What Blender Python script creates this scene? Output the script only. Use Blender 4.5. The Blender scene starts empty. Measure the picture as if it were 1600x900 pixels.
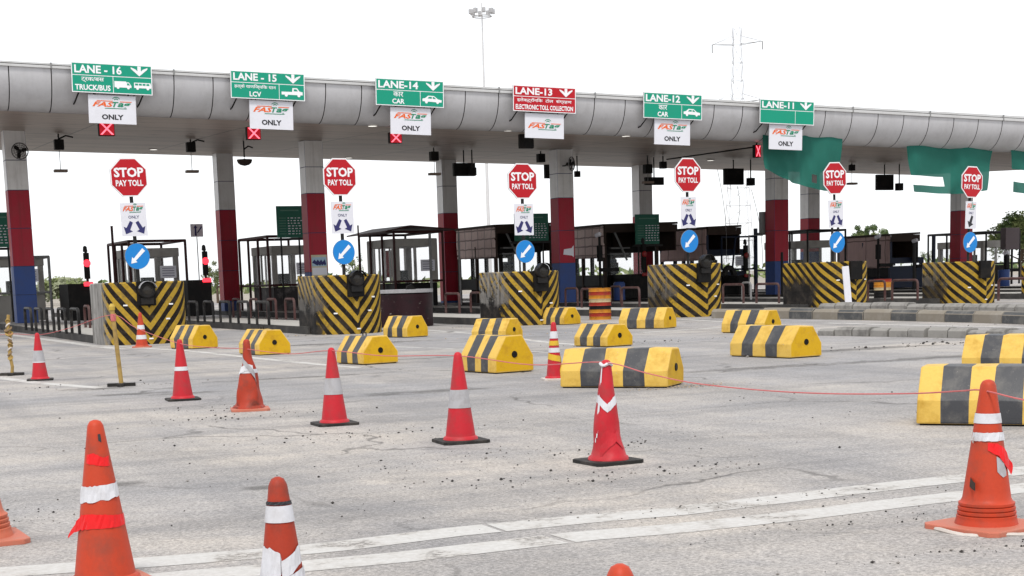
import bpy, bmesh, math, random
from mathutils import Vector, Matrix, noise
R = math.radians
random.seed(7)
C = bpy.context.scene.collection
SC = bpy.context.scene

# ------------------------------------------------------------------ camera
CAMH = 1.35; F = 2400.0; PITCH = math.atan(339 / F); ROLL = 0.03; PPY = 772.0
cam = bpy.data.cameras.new('camera'); cam_o = bpy.data.objects.new('camera', cam); C.objects.link(cam_o)
cam.sensor_width = 36; cam.lens = 36 * F / 1600; cam.shift_y = (PPY - 450) / 1600
cam.clip_start = 0.1; cam.clip_end = 6000
MROT = Matrix.Rotation(math.pi / 2 - PITCH, 3, 'X') @ Matrix.Rotation(-ROLL, 3, 'Z')
cam_o.matrix_world = Matrix.Translation((0, 0, CAMH)) @ MROT.to_4x4()
SC.camera = cam_o

# ------------------------------------------------------------------ light
SUN_EL = 56; SUN_AZ = 186          # azimuth from +Y, clockwise: the sun stands behind the camera
w = bpy.data.worlds.new('World'); SC.world = w; w.use_nodes = True
nt = w.node_tree; bg = nt.nodes['Background']
sky = nt.nodes.new('ShaderNodeTexSky'); sky.sky_type = 'NISHITA'; sky.sun_disc = False
sky.sun_elevation = R(SUN_EL); sky.sun_rotation = R(SUN_AZ); sky.air_density = 1.0; sky.dust_density = 1.5; sky.ozone_density = 1.0
hsv = nt.nodes.new('ShaderNodeHueSaturation'); hsv.inputs['Saturation'].default_value = 0.28
nt.links.new(sky.outputs[0], hsv.inputs['Color'])
cloud = nt.nodes.new('ShaderNodeMix'); cloud.data_type = 'RGBA'; cloud.inputs[0].default_value = 0.75; cloud.inputs[7].default_value = (5.7, 5.8, 5.95, 1)   # an even sheet of cloud
nt.links.new(hsv.outputs[0], cloud.inputs[6]); nt.links.new(cloud.outputs[2], bg.inputs['Color'])
bg.inputs['Strength'].default_value = 0.15
sun = bpy.data.lights.new('sun', 'SUN'); sun.energy = 1.5; sun.angle = R(10); sun.color = (1, .96, .9)
sun_o = bpy.data.objects.new('sun', sun); C.objects.link(sun_o)
sd = Vector((math.sin(R(SUN_AZ)) * math.cos(R(SUN_EL)), math.cos(R(SUN_AZ)) * math.cos(R(SUN_EL)), math.sin(R(SUN_EL))))
sun_o.rotation_euler = sd.to_track_quat('Z', 'Y').to_euler()
SC.view_settings.view_transform = 'Standard'; SC.view_settings.look = 'None'
SC.view_settings.exposure = 0.62; SC.view_settings.gamma = 1.0
SC.view_settings.use_curve_mapping = False

# ------------------------------------------------------------------ placing: photo pixel (1600x900) -> place in the world
TH = R(24.6)                        # the plaza's long axis against the picture plane
CO, SI = math.cos(TH), math.sin(TH)
def ray(px, py):
    return MROT @ Vector(((px - 800) / F, (PPY - py) / F, -1))
def G(px, py, z=0.0):
    d = ray(px, py); t = (z - CAMH) / d.z
    return Vector((d.x * t, d.y * t, z))
def PD(px, py, D):                  # on the upright plane D metres away, parallel to the canopy
    d = ray(px, py); t = D / (-SI * d.x + CO * d.y)
    return Vector((d.x * t, d.y * t, CAMH + d.z * t))
def UV(u, D, z=0.0):
    return Vector((u * CO - D * SI, u * SI + D * CO, z))
def toU(p): return p.x * CO + p.y * SI
def toD(p): return -p.x * SI + p.y * CO
def ZT(p, py):                      # height above p.xy that shows at picture row py
    a = MROT.transposed() @ Vector((p.x, p.y, -CAMH)); b = MROT.transposed() @ Vector((0, 0, 1))
    k = (PPY - py) / F              # (a.y+b.y z)/-(a.z+b.z z) = k
    return -(a.y + k * a.z) / (b.y + k * b.z)
def proj(p):
    a = MROT.transposed() @ (Vector(p) - Vector((0, 0, CAMH)))
    return 800 + F * a.x / -a.z, PPY - F * a.y / -a.z

# ------------------------------------------------------------------ materials
def nodes(name):
    m = bpy.data.materials.new(name); m.use_nodes = True
    return m, m.node_tree, m.node_tree.nodes['Principled BSDF']
def N(t, kind, **kw):
    n = t.nodes.new(kind)
    for k, v in kw.items():
        if k in n.inputs: n.inputs[k].default_value = v
        else: setattr(n, k, v)
    return n
def noise_tex(t, vec, scale, detail=4, rough=.6):
    n = N(t, 'ShaderNodeTexNoise', Scale=scale, Detail=detail, Roughness=rough)
    t.links.new(vec, n.inputs['Vector']); return n.outputs['Fac']
def ramp(t, fac, a, b):
    n = N(t, 'ShaderNodeMapRange'); n.inputs['From Min'].default_value = a; n.inputs['From Max'].default_value = b
    t.links.new(fac, n.inputs['Value']); return n.outputs['Result']
def mix(t, fac, a, b, mode='MIX'):
    n = N(t, 'ShaderNodeMix'); n.data_type = 'RGBA'; n.blend_type = mode
    for s, v in ((n.inputs[0], fac), (n.inputs[6], a), (n.inputs[7], b)):
        if isinstance(v, (int, float)): s.default_value = v
        elif isinstance(v, tuple): s.default_value = v if len(v) == 4 else (*v, 1)
        else: t.links.new(v, s)
    return n.outputs[2]
def math_n(t, op, a, b=None, c=None):
    n = N(t, 'ShaderNodeMath'); n.operation = op
    for i, v in enumerate((a, b, c)):
        if v is None: continue
        if isinstance(v, (int, float)): n.inputs[i].default_value = v
        else: t.links.new(v, n.inputs[i])
    return n.outputs[0]
def scaled(t, vec, s, rz=0):
    n = N(t, 'ShaderNodeMapping'); n.inputs['Scale'].default_value = s; n.inputs['Rotation'].default_value = (0, 0, rz)
    t.links.new(vec, n.inputs['Vector']); return n.outputs[0]
def bump(t, b, h, strength=.3, dist=.01):
    n = N(t, 'ShaderNodeBump', Strength=strength, Distance=dist); t.links.new(h, n.inputs['Height']); t.links.new(n.outputs[0], b.inputs['Normal'])
MATS = {}
def paint(name, col, rough=.55, dirt=.35, dcol=(.12, .1, .085), scale=3.0, metal=0.0, chips=0.0, bmp=.15, spec=.22, streak=0):
    """paint, plastic or plaster with worn and dusty patches of its own"""
    if name in MATS: return MATS[name]
    m, t, b = nodes(name)
    tc = N(t, 'ShaderNodeTexCoord'); oi = N(t, 'ShaderNodeObjectInfo')
    av = N(t, 'ShaderNodeVectorMath'); av.operation = 'ADD'; t.links.new(tc.outputs['Object'], av.inputs[0])
    sc = N(t, 'ShaderNodeVectorMath'); sc.operation = 'SCALE'; t.links.new(oi.outputs['Location'], sc.inputs[0]); sc.inputs['Scale'].default_value = .37
    t.links.new(sc.outputs[0], av.inputs[1]); v = av.outputs[0]
    n1 = noise_tex(t, v, scale, 6, .65); n2 = noise_tex(t, v, scale * 9, 4, .7)
    f = math_n(t, 'MULTIPLY', ramp(t, n1, .48, .72), dirt)
    c = mix(t, f, col, dcol)
    c = mix(t, math_n(t, 'MULTIPLY', ramp(t, n2, .35, .75), dirt * .35), c, tuple(min(1, x * .68 + .004) for x in col))
    if streak:
        n4 = noise_tex(t, scaled(t, v, (5, 5, .22)), 1.0, 5, .7); c = mix(t, math_n(t, 'MULTIPLY', ramp(t, n4, .50, .68), streak), c, tuple(x * .5 for x in dcol))
    if chips:
        n3 = noise_tex(t, v, scale * 5, 5, .75)
        c = mix(t, math_n(t, 'MULTIPLY', ramp(t, n3, .64, .67), chips), c, (.30, .28, .25))
    t.links.new(c, b.inputs['Base Color']); b.inputs['Roughness'].default_value = rough; b.inputs['Metallic'].default_value = metal; b.inputs['Specular IOR Level'].default_value = spec
    bump(t, b, n2, bmp, .004)
    MATS[name] = m; return m
def glow(name, col, s):
    m, t, b = nodes(name); b.inputs['Base Color'].default_value = (*[c * .4 for c in col], 1)
    b.inputs['Emission Color'].default_value = (*col, 1); b.inputs['Emission Strength'].default_value = s; return m

YEL = paint('yellow_paint', (.62, .40, .075), .6, .95, (.43, .24, .02), 6, chips=.8, spec=.4, bmp=.5)
YEL2 = paint('yellow_end_paint', (.58, .34, .008), .6, .8, (.42, .22, .012), 6, chips=.7, bmp=.5)
BLK = paint('black_paint', (.034, .035, .04), .5, .7, (.14, .13, .115), 5, chips=.4, spec=.5, bmp=.4)
RED = paint('red_paint', (.36, .016, .034), .5, .35, (.20, .05, .05), 1.5, streak=.35)
BLU = paint('blue_paint', (.035, .07, .22), .5, .3, (.06, .06, .09), 1.5)
WHT = paint('white_panel', (.68, .67, .665), .35, .4, (.40, .38, .35), 1.2, spec=.5, streak=.3)
PLB = paint('beige_panel', (.42, .40, .37), .35, .3, (.27, .25, .22), 1.2)
FASC = paint('silver_cladding', (.50, .495, .51), .40, .35, (.27, .26, .255), .9, metal=.1, bmp=.03, spec=.5, streak=.10)
FASL = paint('pale_gutter', (.52, .52, .52), .5, .3, (.3, .29, .27), 1.0)
SEAM = paint('dark_seam', (.045, .04, .04), .8, .2)
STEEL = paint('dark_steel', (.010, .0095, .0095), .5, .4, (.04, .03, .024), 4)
GREY = paint('grey_steel', (.22, .22, .22), .5, .4, (.12, .1, .09), 3)
MAROON = paint('maroon_steel', (.045, .010, .010), .55, .4, (.035, .022, .018), 4)
BOOTHG = paint('booth_grey', (.34, .325, .30), .6, .4, (.12, .1, .085), 2)
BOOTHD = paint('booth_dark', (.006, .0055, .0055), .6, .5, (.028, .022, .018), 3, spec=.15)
BOOTHB = paint('booth_blue', (.010, .018, .045), .5, .4, (.025, .025, .03), 3)
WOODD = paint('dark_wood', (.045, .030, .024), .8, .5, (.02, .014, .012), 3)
SGREEN = paint('sign_green', (.006, .27, .17), .4, .12, (.05, .22, .16), 2, bmp=0)
SRED = paint('sign_red', (.42, .008, .016), .4, .12, (.3, .03, .03), 2, bmp=0)
SWHITE = paint('sign_white', (.78, .78, .80), .4, .12, (.5, .48, .45), 2, bmp=0)
SLAV = paint('board_white', (.66, .66, .71), .4, .15, (.45, .43, .42), 2, bmp=0)
SBLUE = paint('sign_blue', (.012, .20, .56), .4, .15, (.06, .15, .3), 3, bmp=0)
NAVY = paint('navy_print', (.03, .03, .12), .5, .1, bmp=0)
INK = paint('dark_print', (.03, .03, .035), .5, .1, bmp=0)
ORNP = paint('orange_print', (.72, .12, .02), .5, .1, (.5, .15, .08), bmp=0)
GRNP = paint('green_print', (.02, .22, .12), .5, .1, bmp=0)
FARE = paint('fare_board_green', (.018, .12, .08), .5, .3, (.04, .08, .06), 3, bmp=0)
CONER = paint('cone_red', (.45, .016, .026), .5, .8, (.25, .045, .045), 6, bmp=.15)
CONEO = paint('cone_orange', (.45, .048, .018), .5, .85, (.22, .055, .035), 6, bmp=.15)
CONED = paint('cone_scuffed', (.34, .036, .016), .55, .9, (.09, .04, .03), 7, bmp=.2)
BAND = paint('reflective_band', (.36, .355, .37), .4, .5, (.20, .185, .175), 12)
BANDW = paint('white_band', (.58, .58, .61), .4, .45, (.34, .32, .31), 12)
TAPER = paint('red_tape', (.66, .01, .012), .3, .2, (.4, .03, .03), 9)
RUBBER = paint('black_rubber', (.018, .017, .016), .7, .6, (.10, .085, .075), 6)
RUBPINK = paint('orange_base', (.46, .14, .09), .6, .5, (.34, .2, .15), 6)
PALEBASE = paint('pale_base', (.55, .50, .46), .6, .5, (.32, .25, .2), 6)
CONC = paint('concrete', (.36, .345, .32), .85, .5, (.19, .175, .16), 1.5, bmp=.4)
KERBD = paint('dark_kerb', (.045, .043, .042), .85, .5, (.14, .13, .115), 2, bmp=.4)
WRAPB = paint('brown_cloth', (.22, .15, .085), .9, .5, (.1, .07, .05), 8)
TAN = paint('tan_wood', (.36, .24, .075), .7, .6, (.10, .065, .04), 6)
ROPE = paint('pink_rope', (.50, .13, .13), .7, .3, (.5, .28, .25), 20)
HAZY = paint('leaf_hazy', (.25, .27, .17), .8, .3, (.17, .19, .11), 1)  # distance haze mixed into the leaf colour
LEAFS = [paint('leaf_%s' % k, c, .6, .3, tuple(x * .6 for x in c), 1) for k, c in (('pale', (.16, .19, .075)), ('mid', (.085, .125, .045)), ('dark', (.045, .072, .026)))]
BARK = paint('bark', (.12, .085, .06), .9, .5, (.06, .045, .035), 4)
DRUMO = paint('drum_orange', (.48, .19, .015), .6, .9, (.25, .07, .02), 7, chips=.5); DRUMP = paint('drum_pale', (.42, .34, .2), .6, .8, (.25, .12, .05), 7)
DRUMR = paint('drum_red', (.30, .025, .012), .55, .6, (.09, .03, .02), 7, chips=.3)
FARGREY = paint('far_steel', (.42, .42, .43), .6, .2)  # lightened to imitate glare on the mast's lamps and ring
def glass():
    m, t, b = nodes('window_glass'); b.inputs['Base Color'].default_value = (.8, .85, .85, 1); b.inputs['Roughness'].default_value = .12
    tr = N(t, 'ShaderNodeBsdfTransparent'); mx = N(t, 'ShaderNodeMixShader'); mx.inputs[0].default_value = .9
    t.links.new(b.outputs[0], mx.inputs[1]); t.links.new(tr.outputs[0], mx.inputs[2]); t.links.new(mx.outputs[0], t.nodes['Material Output'].inputs[0]); return m
GLASS = glass()
REDGLOW = glow('red_lamp_glow', (1, .03, .05), 1.6); REDDIM = glow('red_signal_face', (.5, .0, .012), .45); REDX = glow('red_cross_glow', (1, .16, .22), 1.3)
LAMPW = glow('ceiling_lamp_glow', (1, .97, .9), .8)

def mat_ground(name, base, tan, tanamt, fine=.34, cracks=True):
    m, t, b = nodes(name)
    tc = N(t, 'ShaderNodeTexCoord'); v = tc.outputs['Object']
    vr = scaled(t, v, (1, 1, 1), -TH)
    big = noise_tex(t, v, .16, 6, .6); mid = noise_tex(t, v, .7, 7, .68); tiny = noise_tex(t, v, 42, 3, .7); grit = noise_tex(t, v, 130, 2, .7)
    lane = noise_tex(t, scaled(t, vr, (.55, .035, 1)), 1.0, 6, .62)
    cross = noise_tex(t, scaled(t, vr, (.10, .9, 1)), 1.0, 6, .65)
    huge = noise_tex(t, scaled(t, vr, (.05, .11, 1)), 1.0, 5, .55)
    d = math_n(t, 'MULTIPLY', ramp(t, math_n(t, 'ADD', math_n(t, 'MULTIPLY', huge, .6), math_n(t, 'MULTIPLY', big, .45)), .42, .58), math_n(t, 'ADD', math_n(t, 'MULTIPLY', ramp(t, mid, .35, .7), .65), .35))
    c = mix(t, math_n(t, 'MULTIPLY', d, tanamt), base, tan)
    c = mix(t, math_n(t, 'MULTIPLY', ramp(t, lane, .44, .62), .50), c, tuple(x * .60 for x in base))
    c = mix(t, math_n(t, 'MULTIPLY', ramp(t, cross, .50, .66), .50), c, tuple(x * .52 for x in base))
    mott = noise_tex(t, v, 5.5, 5, .75)
    c = mix(t, math_n(t, 'MULTIPLY', ramp(t, mott, .50, .68), .34), c, tuple(x * .55 for x in base))
    stain = noise_tex(t, v, .45, 6, .7)
    c = mix(t, math_n(t, 'MULTIPLY', ramp(t, stain, .53, .66), .42), c, tuple(x * .5 for x in base))
    g = ramp(t, tiny, .36, .66); g2 = ramp(t, grit, .36, .64)
    c = mix(t, 1.0, c, mix(t, g, (1 - fine, 1 - fine, 1 - fine), (1 + fine * .7, 1 + fine * .7, 1 + fine * .7)), 'MULTIPLY')
    c = mix(t, 1.0, c, mix(t, g2, (1 - fine * .8, 1 - fine * .8, 1 - fine * .8), (1 + fine * .5, 1 + fine * .5, 1 + fine * .5)), 'MULTIPLY')
    h = math_n(t, 'ADD', math_n(t, 'MULTIPLY', tiny, .5), math_n(t, 'MULTIPLY', mid, 1.4))
    if cracks:
        wv = N(t, 'ShaderNodeVectorMath'); wv.operation = 'ADD'; nz = N(t, 'ShaderNodeTexNoise', Scale=1.1, Detail=5); t.links.new(v, nz.inputs['Vector'])
        t.links.new(v, wv.inputs[0]); t.links.new(nz.outputs['Color'], wv.inputs[1])
        vo = N(t, 'ShaderNodeTexVoronoi', Scale=.33); vo.feature = 'DISTANCE_TO_EDGE'; t.links.new(wv.outputs[0], vo.inputs['Vector'])
        k = math_n(t, 'MULTIPLY', math_n(t, 'SUBTRACT', 1, ramp(t, vo.outputs[0], .002, .012)), ramp(t, noise_tex(t, v, .28, 3), .46, .58))
        c = mix(t, math_n(t, 'MULTIPLY', k, .7), c, (.055, .05, .046))
        h = math_n(t, 'SUBTRACT', h, k)
    t.links.new(c, b.inputs['Base Color']); b.inputs['Roughness'].default_value = .8
    bump(t, b, h, .35, .02); return m
ASPH = mat_ground('dusty_asphalt', (.275, .270, .279), (.50, .445, .385), 1.0)
EARTH = mat_ground('pale_earth', (.34, .30, .25), (.42, .38, .31), .6, cracks=False)
def mat_patch():
    m, t, b = nodes('worn_hollow'); tc = N(t, 'ShaderNodeTexCoord'); v = tc.outputs['Object']; e = noise_tex(t, v, 3.0, 7, .75); k = noise_tex(t, v, 40, 3, .7)
    t.links.new(mix(t, k, (.07, .068, .066), (.20, .19, .18)), b.inputs['Base Color']); b.inputs['Roughness'].default_value = .9
    uv = N(t, 'ShaderNodeUVMap'); g = N(t, 'ShaderNodeTexGradient'); g.gradient_type = 'SPHERICAL'; t.links.new(uv.outputs[0], g.inputs[0])
    f = math_n(t, 'MULTIPLY', ramp(t, math_n(t, 'ADD', g.outputs['Fac'], math_n(t, 'MULTIPLY', math_n(t, 'SUBTRACT', e, .5), 2.2)), .30, .85), .5)
    tr = N(t, 'ShaderNodeBsdfTransparent'); mx = N(t, 'ShaderNodeMixShader'); t.links.new(f, mx.inputs[0]); t.links.new(tr.outputs[0], mx.inputs[1]); t.links.new(b.outputs[0], mx.inputs[2])
    t.links.new(mx.outputs[0], t.nodes['Material Output'].inputs[0]); return m
DARKP = mat_patch()
def mat_line():
    m, t, b = nodes('worn_line_paint'); tc = N(t, 'ShaderNodeTexCoord'); v = tc.outputs['Object']
    a = noise_tex(t, v, 2.2, 7, .7); e = noise_tex(t, v, 30, 3, .7)
    c = mix(t, ramp(t, e, .3, .75), (.50, .49, .475), (.38, .365, .345))
    c = mix(t, math_n(t, 'MULTIPLY', ramp(t, a, .46, .66), .7), c, (.33, .295, .26))
    t.links.new(c, b.inputs['Base Color']); b.inputs['Roughness'].default_value = .7
    tr = N(t, 'ShaderNodeBsdfTransparent'); mx = N(t, 'ShaderNodeMixShader')
    f = math_n(t, 'MULTIPLY', ramp(t, a, .52, .64), ramp(t, e, .42, .60)); t.links.new(f, mx.inputs[0])
    t.links.new(b.outputs[0], mx.inputs[1]); t.links.new(tr.outputs[0], mx.inputs[2]); t.links.new(mx.outputs[0], t.nodes['Material Output'].inputs[0]); return m
LINE = mat_line()

def mat_soffit():
    m, t, b = nodes('soffit_panels'); tc = N(t, 'ShaderNodeTexCoord'); v = tc.outputs['Object']; vr = scaled(t, v, (1, 1, 1), -TH)
    br = N(t, 'ShaderNodeTexBrick', Scale=1.0); br.offset = 0; br.inputs['Mortar Size'].default_value = .035; br.inputs['Brick Width'].default_value = 4.9; br.inputs['Row Height'].default_value = 2.4
    br.inputs['Color1'].default_value = (.37, .305, .262, 1); br.inputs['Color2'].default_value = (.31, .255, .22, 1); br.inputs['Mortar'].default_value = (.06, .055, .05, 1)
    t.links.new(vr, br.inputs['Vector'])
    a = noise_tex(t, scaled(t, vr, (.12, .9, 1)), 1, 6, .65); e = noise_tex(t, scaled(t, vr, (.5, 2.0, 1)), 1, 5, .7)
    c = mix(t, math_n(t, 'MULTIPLY', ramp(t, a, .48, .70), .6), br.outputs[0], (.13, .105, .09))
    c = mix(t, math_n(t, 'MULTIPLY', ramp(t, e, .585, .66), .7), c, (.05, .042, .038))
    t.links.new(c, b.inputs['Base Color']); b.inputs['Roughness'].default_value = .42; b.inputs['Specular IOR Level'].default_value = .3
    bump(t, b, a, .1, .02); return m
SOFF = mat_soffit()

def mat_chevron(name, slope, period, phase, side, dark, pale, bare=0):
    """black and yellow chevrons laid along the wall (UV = metres round the wall, metres up), with soot and bare plaster patches"""
    m, t, b = nodes(name); uv = N(t, 'ShaderNodeUVMap'); sp = N(t, 'ShaderNodeSeparateXYZ'); t.links.new(uv.outputs[0], sp.inputs[0])
    s, z = sp.outputs[0], sp.outputs[1]
    q = math_n(t, 'ADD', math_n(t, 'DIVIDE', math_n(t, 'SUBTRACT', z, math_n(t, 'MULTIPLY', math_n(t, 'ABSOLUTE', s), slope)), period), 20 + phase)
    st = ramp(t, math_n(t, 'ABSOLUTE', math_n(t, 'SUBTRACT', math_n(t, 'FRACT', q), .5)), .235, .265)
    v = uv.outputs[0]; n1 = noise_tex(t, v, 2.2, 6, .7); n2 = noise_tex(t, v, 14, 4, .7)
    drip = noise_tex(t, scaled(t, v, (5, .5, 1)), 1, 5, .7)
    yel = mix(t, ramp(t, n2, .35, .8), (.42, .265, .024), (.24, .155, .035))
    c = mix(t, st, yel, mix(t, ramp(t, n2, .45, .85), (.009, .007, .006), (.035, .027, .021)))
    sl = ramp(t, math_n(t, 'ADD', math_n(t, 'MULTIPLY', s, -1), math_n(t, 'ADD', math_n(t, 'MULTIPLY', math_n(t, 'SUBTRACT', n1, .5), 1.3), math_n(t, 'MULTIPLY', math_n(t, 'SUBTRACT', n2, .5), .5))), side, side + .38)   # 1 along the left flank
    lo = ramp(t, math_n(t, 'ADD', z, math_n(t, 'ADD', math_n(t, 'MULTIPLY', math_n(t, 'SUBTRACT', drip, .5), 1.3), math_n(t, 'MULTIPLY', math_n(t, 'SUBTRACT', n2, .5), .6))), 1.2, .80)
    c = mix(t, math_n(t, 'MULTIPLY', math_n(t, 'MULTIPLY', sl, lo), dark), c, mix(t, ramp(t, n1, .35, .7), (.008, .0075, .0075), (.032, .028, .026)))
    pl = math_n(t, 'MULTIPLY', sl, math_n(t, 'MULTIPLY', ramp(t, math_n(t, 'ADD', z, math_n(t, 'MULTIPLY', n1, .9)), .98, 1.12), ramp(t, math_n(t, 'ADD', math_n(t, 'MULTIPLY', n1, .7), math_n(t, 'MULTIPLY', n2, .3)), .44, .50)))
    if bare: pl = sl
    c = mix(t, math_n(t, 'MULTIPLY', pl, pale), c, mix(t, ramp(t, drip, .35, .65), (.36, .345, .325), (.10, .095, .09)))
    c = mix(t, math_n(t, 'MULTIPLY', ramp(t, n1, .50, .70), .55), c, (.075, .06, .045))
    c = mix(t, math_n(t, 'MULTIPLY', ramp(t, n2, .70, .73), .8), c, (.45, .43, .40))
    t.links.new(c, b.inputs['Base Color']); b.inputs['Roughness'].default_value = .6; b.inputs['Specular IOR Level'].default_value = .12; bump(t, b, n2, .25, .01); return m

def mat_weave(name, c1, c2, sx, sy):
    m, t, b = nodes(name); tc = N(t, 'ShaderNodeTexCoord'); v = tc.outputs['Object']
    br = N(t, 'ShaderNodeTexBrick', Scale=1.0); br.offset = 0; br.inputs['Mortar Size'].default_value = .035; br.inputs['Brick Width'].default_value = sx; br.inputs['Row Height'].default_value = sy
    br.inputs['Color1'].default_value = (*c1, 1); br.inputs['Color2'].default_value = (*c2, 1); br.inputs['Mortar'].default_value = (*[x * .45 for x in c2], 1)
    sw = N(t, 'ShaderNodeSeparateXYZ'); cb = N(t, 'ShaderNodeCombineXYZ'); t.links.new(v, sw.inputs[0])
    t.links.new(math_n(t, 'ADD', sw.outputs[1], sw.outputs[0]), cb.inputs[0]); t.links.new(sw.outputs[2], cb.inputs[1])
    nz = N(t, 'ShaderNodeTexNoise', Scale=2.0, Detail=4); t.links.new(v, nz.inputs['Vector'])
    ad = N(t, 'ShaderNodeVectorMath'); ad.operation = 'MULTIPLY_ADD'; t.links.new(nz.outputs['Color'], ad.inputs[0]); ad.inputs[1].default_value = (.1, .1, .1); t.links.new(cb.outputs[0], ad.inputs[2])
    t.links.new(ad.outputs[0], br.inputs['Vector'])
    n1 = noise_tex(t, v, 1.7, 6, .7)
    st = noise_tex(t, scaled(t, cb.outputs[0], (14, .8, 1)), 1, 4, .6)
    c = mix(t, math_n(t, 'MULTIPLY', ramp(t, n1, .5, .75), .3), br.outputs[0], tuple(x * .4 for x in c1))
    c = mix(t, math_n(t, 'MULTIPLY', ramp(t, st, .45, .7), .25), c, tuple(x * .5 for x in c2))
    t.links.new(c, b.inputs['Base Color']); b.inputs['Roughness'].default_value = .9; bump(t, b, st, .4, .02); return m
MATW = mat_weave('reed_matting', (.70, .56, .52), (.60, .46, .43), .75, .42)
MATP = mat_weave('plank_matting', (.50, .35, .33), (.42, .29, .275), 1.6, 2.5)
def mat_net():
    m, t, b = nodes('green_shade_net'); tc = N(t, 'ShaderNodeTexCoord'); v = tc.outputs['Object']
    n = noise_tex(t, v, 1.5, 5, .6); c = mix(t, n, (.004, .115, .086), (.010, .165, .125)); t.links.new(c, b.inputs['Base Color']); b.inputs['Roughness'].default_value = .8
    tl = N(t, 'ShaderNodeBsdfTranslucent'); t.links.new(c, tl.inputs['Color']); mx = N(t, 'ShaderNodeMixShader'); mx.inputs[0].default_value = .25
    t.links.new(b.outputs[0], mx.inputs[1]); t.links.new(tl.outputs[0], mx.inputs[2])
    tr = N(t, 'ShaderNodeBsdfTransparent'); m2 = N(t, 'ShaderNodeMixShader'); m2.inputs[0].default_value = .03
    t.links.new(mx.outputs[0], m2.inputs[1]); t.links.new(tr.outputs[0], m2.inputs[2]); t.links.new(m2.outputs[0], t.nodes['Material Output'].inputs[0]); return m
NET = mat_net()

# ------------------------------------------------------------------ mesh helper
class MB:
    def __init__(s): s.v = []; s.f = []; s.m = []; s.ms = []; s.uv = None
    def mi(s, mat):
        if mat not in s.ms: s.ms.append(mat)
        return s.ms.index(mat)
    def add(s, vs, fs, mat, M=None):
        o = len(s.v); k = s.mi(mat)
        for p in vs: s.v.append(tuple(M @ Vector(p)) if M else tuple(p))
        for f in fs: s.f.append([i + o for i in f]); s.m.append(k)
        return s
    def box(s, c, d, mat, M=None, rz=0):
        x, y, z = d[0] / 2, d[1] / 2, d[2] / 2
        L = Matrix.Translation(c) @ Matrix.Rotation(rz, 4, 'Z'); L = (M @ L) if M else L
        vs = [(a, b, e) for e in (-z, z) for b in (-y, y) for a in (-x, x)]
        return s.add(vs, [(0, 2, 3, 1), (4, 5, 7, 6), (0, 1, 5, 4), (2, 6, 7, 3), (0, 4, 6, 2), (1, 3, 7, 5)], mat, L)
    def prism(s, poly, a, b, mat, axis='Z', M=None):
        n = len(poly); q = lambda p, h: {'Z': (p[0], p[1], h), 'Y': (p[0], h, p[1]), 'X': (h, p[0], p[1])}[axis]
        vs = [q(p, a) for p in poly] + [q(p, b) for p in poly]
        return s.add(vs, [list(range(n))[::-1], list(range(n, 2 * n))] + [(i, (i + 1) % n, n + (i + 1) % n, n + i) for i in range(n)], mat, M)
    def tube(s, path, r, mat, n=8, M=None, cap=True):
        P = [Vector(p) for p in path]; vs = []; fs = []; up = None
        for i, p in enumerate(P):
            d = (P[min(i + 1, len(P) - 1)] - P[max(i - 1, 0)]).normalized()
            if up is None: up = d.orthogonal().normalized()
            up = (up - d * up.dot(d)).normalized(); sd_ = d.cross(up); rr = r[i] if isinstance(r, (list, tuple)) else r
            vs += [p + (up * math.cos(2 * math.pi * k / n) + sd_ * math.sin(2 * math.pi * k / n)) * rr for k in range(n)]
        for i in range(len(P) - 1):
            fs += [(i * n + k, i * n + (k + 1) % n, (i + 1) * n + (k + 1) % n, (i + 1) * n + k) for k in range(n)]
        if cap: fs += [list(range(n))[::-1], [len(vs) - n + k for k in range(n)]]
        return s.add(vs, fs, mat, M)
    def lathe(s, prof, mat, n=28, M=None, cap=True, fn=None):
        vs = []
        for (r, z) in prof:
            for k in range(n):
                a = 2 * math.pi * k / n; p = (r * math.cos(a), r * math.sin(a), z); vs.append(fn(p) if fn else p)
        fs = [(i * n + k, i * n + (k + 1) % n, (i + 1) * n + (k + 1) % n, (i + 1) * n + k) for i in range(len(prof) - 1) for k in range(n)]
        if cap: fs += [list(range(n))[::-1], [len(vs) - n + k for k in range(n)]]
        return s.add(vs, fs, mat, M)
    def build(s, name, parent=None, smooth=False, bevel=0, loc=None, rz=None):
        me = bpy.data.meshes.new(name); me.from_pydata(s.v, [], s.f)
        for m in s.ms: me.materials.append(m)
        me.polygons.foreach_set('material_index', s.m)
        if s.uv:
            l = me.uv_layers.new(name='UVMap')
            for lp in me.loops: l.data[lp.index].uv = s.uv[lp.vertex_index]
        bm = bmesh.new(); bm.from_mesh(me)
        if not s.uv: bmesh.ops.remove_doubles(bm, verts=bm.verts, dist=1e-5)
        bmesh.ops.recalc_face_normals(bm, faces=bm.faces)
        if bevel:
            es = [e for e in bm.edges if len(e.link_faces) == 2 and e.calc_face_angle(0) > R(20)]
            bmesh.ops.bevel(bm, geom=es, offset=bevel, segments=2, profile=.6, affect='EDGES', clamp_overlap=True)
        bm.to_mesh(me); bm.free()
        if smooth:
            for p in me.polygons: p.use_smooth = True
            me.set_sharp_from_angle(angle=R(35 if smooth is True else smooth))
        o = bpy.data.objects.new(name, me); C.objects.link(o)
        if parent: o.parent = parent
        if loc is not None: o.location = loc
        if rz is not None: o.rotation_euler.z = rz
        return o
def tag(o, label, cat, group=None):
    o['label'] = label; o['category'] = cat
    if group: o['group'] = group
    return o
def thing(name, label, cat, loc, rz=0, group=None):
    o = bpy.data.objects.new(name, None); C.objects.link(o); o.empty_display_size = .2
    o.location = loc; o.rotation_euler = (0, 0, rz); return tag(o, label, cat, group)
def structure(o): o['kind'] = 'structure'; return o
def kids(o): return [c for c in bpy.data.objects if c.parent == o]
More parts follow.
